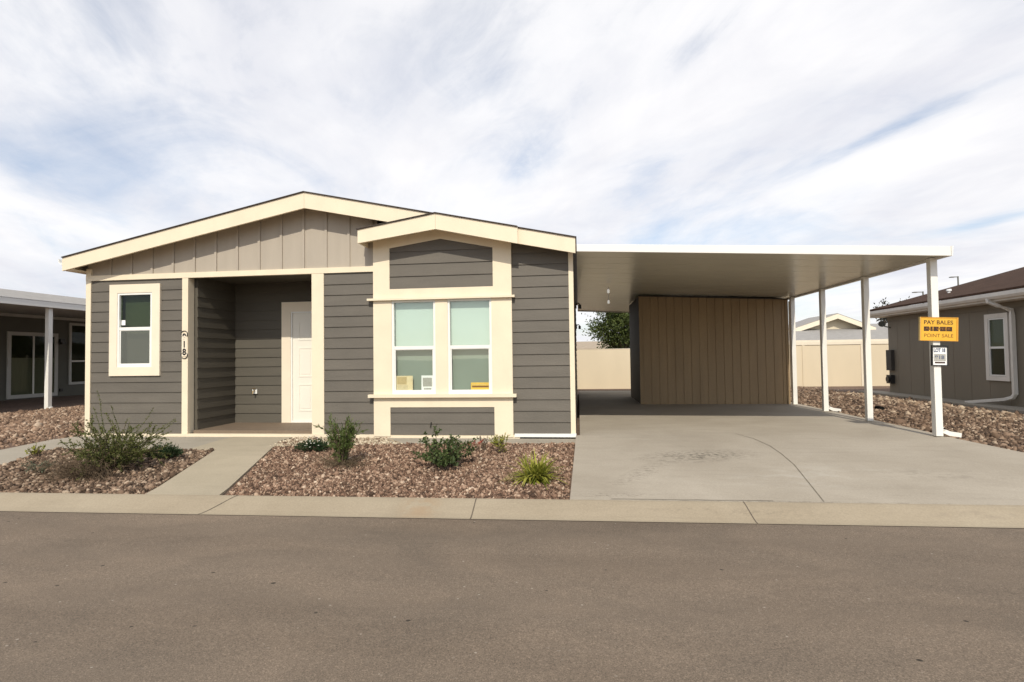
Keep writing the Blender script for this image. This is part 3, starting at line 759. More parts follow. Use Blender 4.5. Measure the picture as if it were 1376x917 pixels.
NS = thing('small_notice_sign', (5.386,8.935,1.192), 'small white notice in a black frame below the yellow sign on the carport post', 'sign')
lb('frame', M['black'], lambda q: q.frame(-.115,.115,-.155,.155,(.018,.012,.012,.028),-.012,.014), NS)
lb('back_plate', M['black'], lambda q: q.box(-.113,.113,.0141,.018,-.153,.153), NS)
lb('plate', M['paper_white'], lambda q: q.box(-.096,.102,.004,.0139,-.142,.126), NS)
letters('lettering','LOT 18',.075,0,.075,NS,M['blue_ink'],.003,width=.16,bold=.004)
lb('print_block', M['paper_grey'], lambda q: q.box(-.075,.085,.001,.0035,-.085,.025), NS)
letters('lettering','918',.075,0,-.03,NS,M['blue_ink'],.0,width=.13,bold=.002)
lb('print_bar', M['sign_dark'], lambda q: q.box(-.065,.075,.001,.0035,-.118,-.096), NS)
NS.rotation_euler = (0, R(1.5), 0)
HN = thing('house_number_plaque', (-6.962,8.957,1.555), 'black scrolled house number plaque reading 918 on the left porch post', 'house number')
def scroll(q, sg=1):
    pts = [(.058*math.cos(math.pi*k/12), 0, sg*(.20+.045*math.sin(math.pi*k/12))) for k in range(13)]
    pts = [(.048,0,sg*.15),(.062,0,sg*.17)]+pts+[(-.062,0,sg*.17),(-.048,0,sg*.15)]
    q.tube(pts,.0065,6)
for sg in (1,-1): lb('scroll', M['black'], lambda q: scroll(q, sg), HN)
lb('plate', M['casing'], lambda q: q.box(-.05,.05,.004,.012,-.21,.21), HN)
for ch, z in (('9',.135),('1',.0),('8',-.135)): letters('numeral', ch, .165, 0, z, HN, M['black'], .002, fs=(.85,.95), bold=.006)
# papers standing in the bay windows
def notice(x0,x1,z0,z1,m,label,lines=None):
    p = thing('paper_notice', ((x0+x1)/2, BF+.068, z0), label, 'notice')
    MB().box(x0,x1,BF+.060,BF+.066,z0,z1).build('sheet', m, p)
    if lines:
        for (a,b,c,d,mm) in lines:
            MB().box(x0+a*(x1-x0),x0+b*(x1-x0),BF+.0575,BF+.0595,z0+c*(z1-z0),z0+d*(z1-z0)).build('print_block', mm, p)
notice(-3.075,-2.79,.70,.962,M['paper_tan'],'tan paper notice propped in the left corner of the bay window',[(.05,.62,.45,.93,mat('faded tan print',(.52,.40,.20),.8,.15,20)),(.08,.7,.08,.4,mat('pale tan print',(.62,.52,.33),.8,.12,20))])
notice(-2.64,-2.425,.70,.965,M['paper_white'],'white paper notice propped beside the centre mullion of the bay window',[(.12,.85,.3,.85,M['paper_grey']),(.2,.8,.1,.2,M['paper_grey'])])
notice(-1.79,-1.468,.70,.84,mat('yellow card',(.85,.55,.08),.7,.1,15),'yellow and brown striped card lying low in the right pane of the bay window',[(.06,.98,.42,.62,M['sign_mid']),(.04,.98,.0,.10,M['sign_mid']),(.05,.8,.70,.78,mat('pale gold',(.75,.55,.2),.7))])

# ------------------------------------------------------------------ neighbour on the right
RH = thing('brown_house', (12.5,13,0), 'brown grey neighbouring house with reddish shingle roof and white gutter on the right', 'house')
rx = 9.5; ry0, ry1 = 7.5, 18.15
w = MB(); w.box(rx,rx+.12,ry0,ry1,.0,2.42); w.box(rx+.12,rx+8.5,ry1-.12,ry1,0,2.42); w.box(rx+.12,rx+8.5,ry0,ry0+.12,0,2.42); w.box(rx+8.38,rx+8.5,ry0+.12,ry1-.12,0,2.42)
rs = .272; rz0 = 2.50; rxe = 9.12; rpk = rx+4.25
for y in (ry0+.06,ry1-.06): w.prism([(rx+.1,2.42),(rx+8.4,2.42),(rpk,2.42+4.15*rs)], 'y', y-.05, y+.05)
w.build('wall', M['rhouse'], RH)
y = ry0+.4
gr = MB()
while y < ry1: gr.box(rx-.0025,rx-.0005,y-.003,y+.003,.03,2.4); y += .61
gr.build('panel_groove', M['porchfloor'], RH)
r = MB()
for s in (-1,1):
    e = rpk+s*(rpk-rxe)
    r.prism([(e,rz0+.04),(rpk,rz0+.04+(rpk-rxe)*rs),(rpk,rz0+.09+(rpk-rxe)*rs),(e,rz0+.09)], 'y', ry0-.3, ry1+.38)
r.build('roof', M['rroof'], RH)
MB().box(rxe+.0,rxe+.03,ry0-.3,ry1+.38,2.34,rz0+.035).build('fascia', M['rtrim'], RH)
for s in (-1,1):
    e = rpk+s*(rpk-rxe-.03)
    MB().prism([(e,rz0+.035),(rpk,rz0+.03+(rpk-rxe)*rs),(rpk,rz0-.12+(rpk-rxe)*rs),(e,rz0-.11)], 'y', ry1+.345, ry1+.375).build('rake_board', M['rtrim'], RH)
MB().box(rxe+.03,rx,ry0-.3,ry1+.34,2.335,2.35).build('soffit', M['rtrim'], RH)
gt = MB(); gt.prism([(rxe-.002,2.52),(rxe-.002,2.40),(rxe-.07,2.385),(rxe-.11,2.44),(rxe-.115,2.52),(rxe-.10,2.52),(rxe-.095,2.45),(rxe-.06,2.40),(rxe-.02,2.41),(rxe-.02,2.52)], 'y', ry0-.3, ry1+.40)
gt.build('gutter', M['rtrim'], RH)
MB().box(rx-.02,rx,ry0,ry1+.01,2.20,2.334).build('frieze_board', M['rhouse'], RH)
dn = MB(); yd = 13.2
dn.rtube([(rxe-.06,yd+.12,2.42),(rxe-.05,yd+.12,2.34),(rxe+.10,yd+.06,2.24),(rx-.06,yd+.01,2.14),(rx-.055,yd,2.02),(rx-.055,yd,.30),(rx-.07,yd+.05,.22),(rx-.12,yd+.2,.17),(rx-.30,yd+1.15,.03)], .04, .033)
dn.build('downspout', M['rtrim'], RH)
# window in the wall facing the carport
wf = MB()
def fr_x(q, x0, x1, y0, y1, z0, z1, t):
    q.box(x0,x1,y0,y0+t,z0,z1); q.box(x0,x1,y1-t,y1,z0,z1); q.box(x0,x1,y0+t,y1-t,z0,z0+t); q.box(x0,x1,y0+t,y1-t,z1-t,z1)
fr_x(wf, rx-.04, rx-.004, 13.36, 14.06, .57, 2.10, .10); win = wf.build('window', M['rtrim'], RH)
q = MB(); fr_x(q, rx-.03, rx-.006, 13.465, 13.955, .675, 1.995, .03); q.box(rx-.032,rx-.006,13.50,13.92,1.30,1.35); q.build('sash', M['white_vinyl'], win)
q = MB(); q.box(rx-.012,rx-.008,13.50,13.92,1.35,1.965); q.build('pane', M['glass_dim'], win)
q = MB(); q.box(rx-.012,rx-.008,13.50,13.92,.705,1.30); q.build('pane', M['glass_dim'], win)
q = MB(); q.box(rx-.004,rx-.001,13.47,13.95,.68,1.99); q.build('blind', mat('dim grey room',(.10,.10,.095),.9,.1), win)
q = MB(); q.box(rx-.0072,rx-.0045,13.51,13.91,1.36,1.96); q.build('shade', mat('grey window shade',(.60,.62,.58),.9,.05), win)
# things on walls and roof
q = MB(); q.box(rx-.10,rx-.001,17.85,18.12,.70,1.32); q.build('meter_box', M['shed_dark'], RH)
q = MB(); q.box(rx-.12,rx-.001,17.86,18.10,.30,.56); q.tube([(rx-.12,17.98,.43),(rx-.16,17.98,.43)],.09,12); q.build('gas_meter', M['black'], RH)
dsh = MB()
for i in range(1,4):
    pass
rings = []; n = 16
for k in range(5):
    a = k/4*.10; zz = (k/4)**2*.03
    rings.append([(a*math.cos(2*math.pi*j/n), a*math.sin(2*math.pi*j/n)*1.1, zz) for j in range(n)])
vs = [p for rg in rings for p in rg]; fs = []
for k in range(4):
    for j in range(n): fs.append((k*n+j, k*n+(j+1)%n, (k+1)*n+(j+1)%n, (k+1)*n+j))
dsh.add(vs, fs); dsh.xf(Matrix.Translation((rx-.14,18.2,2.12)) @ Matrix.Rotation(R(60),4,'X') @ Matrix.Rotation(R(-25),4,'Y'))
dsh.tube([(rx,18.0,2.0),(rx-.1,18.12,2.05),(rx-.14,18.2,2.12)],.02,6)
dsh.build('satellite_dish', M['lhouse'], RH, smooth=True)
q = MB(); q.tube([(rxe+1.0,16.3,2.6),(rxe+1.0,16.3,2.90),(rxe+1.0,16.3,2.91),(rxe+1.0,16.3,2.96)],[.035,.035,.065,.06],10); q.build('vent_pipe', M['lamp_white'], RH)
# concrete apron along it
sheet('apron', M['apron'], [(8.88,7.6),(9.495,7.6),(9.495,18.8),(8.88,18.8)], lambda x,y: .03, 2)
# junk pipe at the bed edge
pp = MB(); pp.tube([(6.72,13.4,-.01),(6.68,13.1,.0)],.05,12); tag(pp.build('drain_pipe', M['dark'], None), 'short black drain pipe end sticking out of the gravel bank right of the carport', 'pipe')

# ------------------------------------------------------------------ neighbour on the left
LH = thing('grey_house', (-18,13,0), 'grey neighbouring house with a covered white posted patio at the far left', 'house')
lx = -18.3; lw = MB(); lw.box(lx-8,lx,6,24,.05,2.98); lw.build('wall', M['lhouse'], LH)
ls = MB(); ls.box(lx+.002,-13.5,6,24,-.10,.045); ls.build('patio_slab', M['apron'], LH)
rp = MB()
lr = lambda x: 2.70+.045*(-13.4-x)
rp.prism([(-13.42,lr(-13.42)),(lx,lr(lx)),(lx,lr(lx)+.03),(-13.42,lr(-13.42)+.03)], 'y', 6.05, 23.9); rp.build('patio_roof', M['lbeam'], LH)
fs_ = MB(); fs_.box(-13.415,-13.38,6,24,2.685,2.83); fs_.build('fascia', M['alum'], LH)
fs_ = MB(); fs_.prism([(-13.415,2.835),(-13.37,2.835),(-13.37,2.85),(lx,lr(lx)+.20),(lx,lr(lx)+.17)], 'y', 6.0, 24.0); fs_.build('roof_skin', M['alum'], LH)
fs_ = MB(); fs_.box(lx+.001,lx+.06,6,24,2.80,2.90); fs_.build('ledger_beam', M['lbeam'], LH)
hr = MB(); hr.prism([(lx+.3,3.12),(lx-4,4.2),(lx-8.3,3.12),(lx-8.3,3.05),(lx-4,4.1),(lx+.3,3.05)], 'y', 5.7, 24.3); hr.build('roof', M['bgroof'], LH)
for y in (10.4,12.53,14.7,16.9,19.1):
    p = MB(); p.box(-13.58,-13.47,y-.055,y+.055,.047,2.684); p.build('post', M['post'], LH, bevel=.006)
s = MB(); s.rtube([(-13.465,12.53,.12),(-13.40,12.53,.08),(-13.18,12.53,.065)],.045,.03); s.build('spout', M['post'], LH)
dl = MB(); fr_x(dl, lx+.002, lx+.04, 15.54, 17.27, .12, 2.31, .12); ld = dl.build('sliding_door', M['lbeam'], LH)
q = MB(); q.box(lx+.012,lx+.035,16.38,16.43,.24,2.19); q.build('door_stile', M['white_vinyl'], ld)
q = MB(); q.box(lx+.004,lx+.010,15.66,16.38,.24,2.19); q.build('pane', M['glass_dim'], ld)
q = MB(); q.box(lx+.004,lx+.010,16.43,17.15,.24,2.19); q.build('pane', M['glass_dim'], ld)
q = MB(); q.box(lx+.001,lx+.0035,15.66,17.15,.24,1.45); q.build('blind', mat('grey drape',(.62,.62,.54),.9,.1,2,(1,8,1)), ld)
dl = MB(); fr_x(dl, lx+.002, lx+.04, 17.70, 19.2, .48, 2.72, .09); lwn = dl.build('window', M['lbeam'], LH)
q = MB(); q.box(lx+.010,lx+.035,17.79,19.11,1.30,1.36); q.build('meeting_rail', M['white_vinyl'], lwn)
q = MB(); q.box(lx+.004,lx+.010,17.79,19.11,.57,1.30); q.build('pane', M['glass_dim'], lwn)
q = MB(); q.box(lx+.004,lx+.010,17.79,19.11,1.36,2.63); q.build('pane', M['glass_dim'], lwn)
q = MB(); q.box(lx+.002,lx+.10,17.30,17.46,2.02,2.12); q.box(lx+.06,lx+.16,17.31,17.45,1.93,2.02); q.build('wall_lamp', M['black'], LH)
q = MB(); q.box(lx+.002,lx+.05,17.36,17.46,.26,.36); q.build('outlet_cover', M['black'], LH)

# ------------------------------------------------------------------ boundary fence, house and tree behind
F = thing('boundary_fence', (5,24.4,-.2), 'long beige solid panel fence closing the yard behind the carport', 'fence')
fy = 24.4
for x0,x1,z1 in ((-9,5.2,1.555),(5.2,9.42,1.60),(9.42,11.73,1.60),(11.73,17,1.60)):
    MB().box(x0+.012,x1-.012,fy,fy+.08,-.26,z1).build('panel', M['fencem'], F)
for x in (-9,5.2,9.42,11.73,17):
    MB().box(x-.05,x+.05,fy-.025,fy+.11,-.26,1.66).build('post', M['fencem'] if x < 11 else M['fencecap'], F)
MB().box(5.25,17,fy-.03,fy+.11,1.602,1.72).build('top_rail', M['fencecap'], F)
q = MB(); q.box(-9,5.15,fy-.01,fy+.09,1.557,1.575); q.build('top_rail', M['fencecap'], F)
B = thing('cream_house', (14,40,-.2), 'cream house with pale grey roof and white gable rising behind the boundary fence', 'house')
q = MB(); q.box(6,24,35,46,-.3,2.0); q.build('wall', M['bgwall'], B)
q = MB(); q.prism([(34.4,2.02),(40.5,3.24),(46.6,2.02),(46.6,1.92),(40.5,3.12),(34.4,1.92)], 'x', 5.6, 24.4); q.build('roof', M['bgroof'], B)
MB().box(5.6,24.4,34.3,34.38,1.85,2.03).build('gutter', M['fencecap'], B)
gx, gzk = 16.85, 3.86; g1, g2 = .335, .41; GY = 38.5
gp = MB(); gp.prism([(gx-3.6,2.6),(gx+2.0,2.6),(gx+2.0,gzk-2.0*g2-.2),(gx,gzk-.2),(gx-3.6,gzk-3.6*g1-.2)], 'y', GY, GY+.1); gp.build('gable_wall', M['bgwall'], B)
gq = MB(); gq.prism([(gx,gzk),(gx-4.4,gzk-4.4*g1),(gx-4.4,gzk-4.4*g1-.06),(gx,gzk-.06)], 'y', GY-.5, GY+4); gq.prism([(gx,gzk),(gx,gzk-.06),(gx+2.3,gzk-2.3*g2-.06),(gx+2.3,gzk-2.3*g2)], 'y', GY-.5, GY+4); gq.build('gable_roof', M['bgroof'], B)
MB().prism([(gx,gzk-.062),(gx-4.4,gzk-4.4*g1-.062),(gx-4.4,gzk-4.4*g1-.36),(gx,gzk-.36)], 'y', GY-.56, GY-.46).build('rake_board', M['fencecap'], B)
MB().prism([(gx+.004,gzk-.062),(gx+.004,gzk-.36),(gx+2.3,gzk-2.3*g2-.36),(gx+2.3,gzk-2.3*g2-.062)], 'y', GY-.56, GY-.46).build('rake_board', M['fencecap'], B)
B2 = thing('distant_house', (-1,46,-.2), 'low pale house roof just above the beige fence left of the green tree', 'house')
q = MB(); q.box(-8,3.0,46,54,-.3,1.9); q.build('wall', M['bgwall'], B2)
q = MB(); q.prism([(45.4,1.9),(50,2.6),(54.6,1.9),(54.6,1.82),(50,2.5),(45.4,1.82)], 'x', -8.5, 3.4); q.build('roof', mat('tan shingle',(.36,.29,.21),.9,.1,4,fine=.15), B2)

# street lamps over the roofs
for (x,y,zt,arm,lab) in ((28.6,45,6.93,.45,'slim street lamp whose pole rises above the reddish roof'),(26.7,46,5.95,.62,'lower street lamp half hidden behind the front carport post')):
    L = thing('street_lamp', (x,y,-.3), lab, 'street lamp')
    q = MB(); q.tube([(x,y,-.3),(x,y,zt)],[.075,.05],8); q.build('pole', M['lhouse'], L)
    q = MB(); q.tube([(x,y,zt-.05),(x-arm,y,zt-.04)],.035,6); q.box(x-arm-.12,x-arm+.2,y-.10,y+.10,zt-.09,zt-.03); q.build('lamp_head', M['lhouse'], L)

# ------------------------------------------------------------------ plants
def leaf(mb, p, d, ln, wd, mi=0, curl=.15, up=None):
    """small pointed leaf of two folded quads"""
    d = Vector(d).normalized(); s = d.cross(Vector((random.gauss(0,1),random.gauss(0,1),random.gauss(0,1))))
    if s.length < 1e-4: return
    s.normalize(); n = s.cross(d)
    p = Vector(p)
    a = p; b = p+d*ln*.5+s*wd*.5+n*ln*curl; c = p+d*ln; e = p+d*ln*.5-s*wd*.5+n*ln*curl
    mb.add([a,b,c,e], [(0,1,2,3)], mi)
def rv(s=1.0): return Vector((random.gauss(0,s),random.gauss(0,s),random.gauss(0,s)))
def stem_path(p, d, ln, n=6, droop=.2, wob=.12):
    pts = [Vector(p)]; d = Vector(d).normalized()
    for i in range(n):
        d = (d + rv(wob) + Vector((0,0,-droop/n))).normalized(); pts.append(pts[-1]+d*ln/n)
    return pts
def shrub(name, x, y, label, nst, h, spread, lean, lf, leafm, stemm, lsize, lwid, nleaf, droop=.3, wob=.12, group=None, twigs=3, sub=.35, z=None, start=.15, cat='shrub', az=None):
    z = gz(x,y)+.035 if z is None else z
    P = thing(name, (x,y,z), label, cat, group); st = MB(); lv = MB()
    for k in range(nst):
        a = random.uniform(0,2*math.pi) if az is None else random.uniform(*az); r = abs(random.gauss(0,1))
        d = Vector((math.cos(a)*spread*random.uniform(.2,1.2), math.sin(a)*spread*random.uniform(.2,1.2), 1.0)) + Vector(lean)
        ln = h*random.uniform(.65,1.15)
        base = Vector((x,y,z)) + Vector((math.cos(a),math.sin(a),0))*random.uniform(0,.05)
        pts = stem_path(base, d, ln, 7, droop, wob); st.tube(pts, [.005*(1-.75*i/7)+.0012 for i in range(8)], 4, cap=False)
        paths = [pts]
        for t in range(twigs):
            i = random.randint(2,6); dd = (pts[i]-pts[i-1]).normalized()+rv(.55); q = stem_path(pts[i], dd, ln*sub*random.uniform(.6,1.2), 4, droop, wob)
            st.tube(q, [.0028,.0024,.002,.0015,.001], 3, cap=False); paths.append(q)
        for q in paths:
            for j in range(nleaf):
                u = start+(1-start)*random.random(); i = min(int(u*(len(q)-1)), len(q)-2); f = u*(len(q)-1)-i
                pos = q[i].lerp(q[i+1], f); dd = (q[i+1]-q[i]).normalized()
                leaf(lv, pos, dd*lf+rv(.7), lsize*random.uniform(.6,1.25), lwid*random.uniform(.7,1.2))
    st.build('stems', stemm, P); lv.keep = True; lv.build('leaves', leafm, P)
    return P
LG = dict(
 olive = leaf_mat('olive leaf', (.055,.07,.02), (.19,.20,.06), .25),
 dry = leaf_mat('dry leaf', (.10,.075,.045), (.19,.14,.085), .2),
 dark = leaf_mat('dark green leaf', (.018,.042,.014), (.045,.085,.03), .25),
 mid = leaf_mat('mid green leaf', (.055,.09,.022), (.16,.20,.055), .3),
 lime = leaf_mat('lime leaf', (.17,.20,.025), (.44,.42,.08), .35),
 grey = leaf_mat('grey green leaf', (.10,.12,.075), (.19,.21,.14), .25),
 rose = leaf_mat('rose leaf', (.035,.06,.018), (.115,.15,.05), .25),
 tree = leaf_mat('tree leaf', (.035,.058,.014), (.15,.185,.05), .3),
 far = leaf_mat('far leaf', (.03,.03,.02), (.06,.055,.035), .2),
)
# the big sprawling bush in the left bed
bush = shrub('desert_bush', -6.02, 6.50, 'large sprawling olive bush with feathery branches in the left gravel bed', 46, .66, 1.15, (0,0,.0), 1.2, LG['olive'], M['stem'], .034, .012, 42, .25, .13, twigs=5, sub=.42)
dr = MB(); 
for k in range(170):
    a = random.uniform(math.pi*.75, math.pi*1.75); p0 = Vector((-6.12,6.36,gz(-6.1,6.36)+.04))
    q = stem_path(p0+Vector((math.cos(a)*.05,math.sin(a)*.05,0)), (math.cos(a)*1.2,math.sin(a)*.9,.45), random.uniform(.4,.80), 6, .7, .2)
    dr.tube(q, [.0042,.0036,.003,.0025,.002,.0015,.001], 3, cap=False)
    for i in range(1,6):
        for _ in range(3):
            t2 = stem_path(q[i], rv(1), random.uniform(.04,.12), 3, .3, .3); dr.tube(t2, [.002,.0016,.0012,.0008], 3, cap=False)
dr.build('dry_twigs', mat('dry twig',(.115,.078,.045),.85,.25,25), bush)
lm = MB()
for k in range(9):                                    # long arms that reach above the mass
    d = random.choice([(.25,.1,1),(.55,0,.75),(.7,.1,.45),(-.3,0,.9),(-.6,.1,.45),(.1,.2,1.1)])
    q = stem_path((-6.0,6.53,gz(-6,6.53)+.1), Vector(d)+rv(.12), random.uniform(.75,1.0), 7, .15, .09)
    lm.tube(q, [.005-.0005*i for i in range(8)], 4, cap=False)
    for i in range(2,7):
        for _ in range(16): leaf(lm, q[i].lerp(q[i+1],random.random()), (q[i+1]-q[i]).normalized()+rv(.6), .026, .008)
lm.keep = True; lm.build('long_branches', LG['olive'], bush)
# low dark juniper mound
def mound(name, x, y, label, rx_, ry_, h, n, m, ls, lw, cat='shrub', flowers=None):
    z = gz(x,y)+.02; P = thing(name, (x,y,z), label, cat); lv = MB(); st = MB()
    for k in range(n):
        a = random.uniform(0,2*math.pi); r = math.sqrt(random.random()); hz = h*math.sqrt(max(0,1-r*r*.9))*random.uniform(.55,1.12)
        tip = Vector((x+math.cos(a)*r*rx_, y+math.sin(a)*r*ry_, z+hz)); base = Vector((x+math.cos(a)*r*rx_*.35, y+math.sin(a)*r*ry_*.35, z))
        st.tube([base, base.lerp(tip,.5)+rv(.01), tip], [.003,.002,.001], 3, cap=False)
        for j in range(11):
            leaf(lv, base.lerp(tip, random.uniform(.45,1.0)), (tip-base).normalized()+rv(.6), ls*random.uniform(.6,1.2), lw)
    st.build('stems', M['stem'], P); lv.keep = True; lv.build('leaves', m, P)
    if flowers:
        fm, nf, fs = flowers; fl = MB()
        for k in range(nf):
            a = random.uniform(0,2*math.pi); r = math.sqrt(random.random())*1.15
            c = Vector((x+math.cos(a)*r*rx_, y+math.sin(a)*r*ry_+.03, z+h*random.uniform(.5,1.25)))
            for j in range(5): leaf(fl, c, Vector((math.cos(j*1.257),math.sin(j*1.257)-.4,.5)), fs, fs*.8)
        fl.keep = True; fl.build('flowers', fm, P)
    return P
mound('low_juniper', -5.93, 7.25, 'low dark green mounded shrub beside the walkway in the left bed', .26, .2, .19, 210, LG['dark'], .037, .011)
mound('flowering_groundcover', -3.98, 7.82, 'low dark green plant dotted with small white flowers next to the walkway', .28, .22, .16, 150, LG['dark'], .034, .016, flowers=(mat('white petal',(.78,.76,.68),.6), 32, .014))
shrub('small_succulent', -8.0, 7.25, 'small yellow green seedling at the far left end of the left bed', 10, .16, .5, (0,0,.2), .8, LG['lime'], M['stem'], .045, .02, 6, .1, twigs=1, cat='plant')
shrub('small_sage', -6.93, 6.32, 'small pale grey green weed left of the large bush', 16, .17, 1.0, (0,0,.1), .9, LG['grey'], M['stem'], .035, .012, 8, .3, twigs=2, cat='plant')
# grassy upright shrub with a wispy skirt
gs = shrub('upright_shrub', -3.13, 6.95, 'tall upright grassy green shrub between the walkway and the bay window', 40, .54, .36, (0,0,.4), 1.6, LG['mid'], M['stem'], .07, .011, 20, .08, .06, twigs=2, sub=.3, start=.05)
sk = MB()
for k in range(110):
    a = random.uniform(0,2*math.pi); q = stem_path((-3.13+.05*math.cos(a),6.93+.05*math.sin(a),gz(-3,6.95)+.03), (math.cos(a)*1.3,math.sin(a)*.9,.55), random.uniform(.25,.55), 5, .5, .2)
    sk.tube(q,[.002,.0017,.0014,.001,.0007,.0005],3,cap=False)
    for i in range(1,5):
        for _ in range(3): leaf(sk, q[i], rv(1), .022, .006)
sk.keep = True; sk.build('wispy_skirt', LG['dry'], gs)
# rose bush with a few red blooms
rs_ = shrub('rose_bush', -1.74, 6.95, 'leggy dark green rose bush with small red blooms under the bay window', 34, .42, 1.45, (-.1,-.1,.0), .5, LG['rose'], M['stem'], .042, .028, 17, .12, .12, twigs=3, sub=.4, start=.1)
fl = MB()
for c in ((-1.36,7.05,.16),(-1.30,7.0,.145),(-1.39,7.1,.125),(-1.27,7.07,.165),(-1.42,7.0,.14)):
    cz = Vector(c)
    for j in range(14): leaf(fl, cz+rv(.006), rv(1), .026, .022)
fl.keep = True; fl.build('blooms', leaf_mat('faded red petal',(.32,.08,.05),(.45,.16,.11),.2), rs_)
shrub('small_lime_plant', -1.12, 7.78, 'small bright lime plant near the house wall right of the rose bush', 16, .22, .35, (0,0,.3), 1.0, LG['lime'], M['stem'], .06, .013, 8, .15, twigs=1, cat='plant')
shrub('dry_sprig', -1.36, 7.9, 'thin dry brown sprig left of the small lime plant', 6, .20, .4, (0,0,.3), .6, LG['dry'], M['stem'], .03, .016, 6, .1, twigs=1, cat='plant')
# strappy yellow-green clump at the right end of the bed
z0 = gz(-.52,6.4)+.03; AG = thing('strap_leaf_clump', (-.52,6.4,z0), 'yellow green clump of narrow arching leaves by the driveway edge', 'plant')
ag = MB()
for k in range(250):
    a = random.uniform(0,2*math.pi); el = random.uniform(.12,1.35); ln = random.uniform(.20,.40)
    q = stem_path((-.52+random.gauss(0,.055),6.4+random.gauss(0,.05),z0), (math.cos(a)*math.cos(el),math.sin(a)*math.cos(el),math.sin(el)), ln, 5, .8, .08)
    s = Vector((-math.sin(a),math.cos(a),0)); wd = [.006,.010,.011,.009,.006,.001]
    vs = []
    for p, w_ in zip(q, wd): vs += [p+s*w_, p-s*w_]
    ag.add(vs, [(2*i,2*i+1,2*i+3,2*i+2) for i in range(5)])
ag.keep = True; ag.build('leaves', LG['lime'], AG)

def tree(name, x, y, label, h, cr, cz, m, n=5200, lsz=.14, zb=-.3, squash=1.0):
    T = thing(name, (x,y,zb), label, 'tree'); tk = MB(); lv = MB(); tips = []
    tk.tube([(x,y,zb),(x+.05,y,zb+h*.2),(x,y+.05,zb+h*.38),(x+.05,y,zb+h*.6)], [.2,.16,.13,.07], 8)
    for k in range(16):
        a = k*2.4; z1 = zb+h*random.uniform(.22,.55); r = cr*random.uniform(.45,.95)
        e = Vector((x+math.cos(a)*r, y+math.sin(a)*r, z1+h*random.uniform(.05,.42))); st = Vector((x,y,z1))
        tk.tube([st, st.lerp(e,.5)+Vector((0,0,-.1)), e], [.07,.045,.015], 6); tips += [e, st.lerp(e,.6)]
    for k in range(14): tips.append(Vector((x+random.gauss(0,cr*.4), y+random.gauss(0,cr*.4), zb+h*random.uniform(.6,.97))))
    tk.build('trunk', M['bark'], T)
    for k in range(n):
        c = random.choice(tips); rr = cr*.30
        p = c+Vector((random.gauss(0,rr*.55),random.gauss(0,rr*.55),random.gauss(0,rr*.5)))
        if p.z < zb+.4: p.z = zb+.4+random.random()*.3
        leaf(lv, p, rv(1)+Vector((0,0,-.3)), lsz*random.uniform(.6,1.3), lsz*.55)
    lv.keep = True; lv.build('crown', m, T)
tree('leafy_tree', 2.75, 33, 'bushy green tree standing behind the beige fence left of the shed', 5.2, 2.0, 2.6, LG['tree'], 17000, .15)
tree('distant_tree', 24.3, 46, 'dark treetop just showing over the far end of the reddish roof', 6.1, 1.1, 4, LG['far'], 1600, .2)

# ------------------------------------------------------------------ sky, sun, camera
EL, AZ = R(41), R(5)                                  # the sun stands in front of the house, a hair to the right
w = bpy.data.worlds.new('World'); scene.world = w; w.use_nodes = True; t = NT(w)
bg = t.n['Background']; out = t.n['World Output']
sky = t.new('ShaderNodeTexSky', sky_type='NISHITA', sun_disc=False, sun_elevation=EL, sun_rotation=math.pi-AZ, air_density=1.0, dust_density=1.2, ozone_density=1.5)
t.link(sky.outputs[0], bg.inputs[0]); bg.inputs[1].default_value = .15
tc = t.new('ShaderNodeTexCoord').outputs['Generated']
sep = t.new('ShaderNodeSeparateXYZ'); t.link(tc, sep.inputs[0])
zc = t.math('MAXIMUM', t.math('ADD', sep.outputs[2], .13), .05)
cmb = t.new('ShaderNodeCombineXYZ'); t.link(t.math('DIVIDE', sep.outputs[0], zc), cmb.inputs[0]); t.link(t.math('DIVIDE', sep.outputs[1], zc), cmb.inputs[1])
vec = t.mapping(cmb.outputs[0], (1,1,1), (0,0,0), (0,0,R(-27)))      # the streaks run away to the upper left
wob = t.noise(t.mapping(vec, (.9,.9,1), (4,4,0)), 1.0, 3, .5)
st1 = t.noise(t.mapping(vec, (1.5,.85,1), (3.1,1.7,0)), 1.0, 9, .58, 1.0)
st2 = t.noise(t.mapping(vec, (.55,.42,1), (1.2,8.4,0)), 1.0, 4, .5, .4)
st3 = t.noise(t.mapping(vec, (5.0,2.9,1), (7.3,2.2,0)), 1.0, 8, .66, .6)
dens = t.math('ADD', t.math('ADD', t.math('MULTIPLY', st1, .55), t.math('MULTIPLY', st2, .60)), t.math('MULTIPLY', st3, .16))
sp = t.new('ShaderNodeSeparateXYZ'); t.link(vec, sp.inputs[0])
gz_ = t.noise(t.mapping(vec, (4.0,1.4,1), (5,9,0)), 1.6, 8, .68, .8)
def gap(d, u, v, ru, rv, amt):                                       # a rift in the veil, in cloud-plane units
    a = t.math('DIVIDE', t.math('SUBTRACT', sp.outputs[0], u), ru); b = t.math('DIVIDE', t.math('SUBTRACT', sp.outputs[1], v), rv)
    k = t.math('EXPONENT', t.math('MULTIPLY', t.math('ADD', t.math('MULTIPLY', a, a), t.math('MULTIPLY', b, b)), -1.0))
    return t.math('SUBTRACT', d, t.math('MULTIPLY', t.math('MULTIPLY', k, amt), t.math('MULTIPLY', gz_, 2.0)))
for G in ((1.74,1.17,.05,.36,.17),(2.82,1.53,.09,.25,.18),(.74,1.86,.12,.30,.16),(.42,1.33,.12,.28,.13),(-.60,1.55,.5,.45,.08),(.93,1.08,.05,.14,.14),(1.25,1.9,.10,.3,.06),(-.1,1.2,.15,.2,.05)): dens = gap(dens, *G)
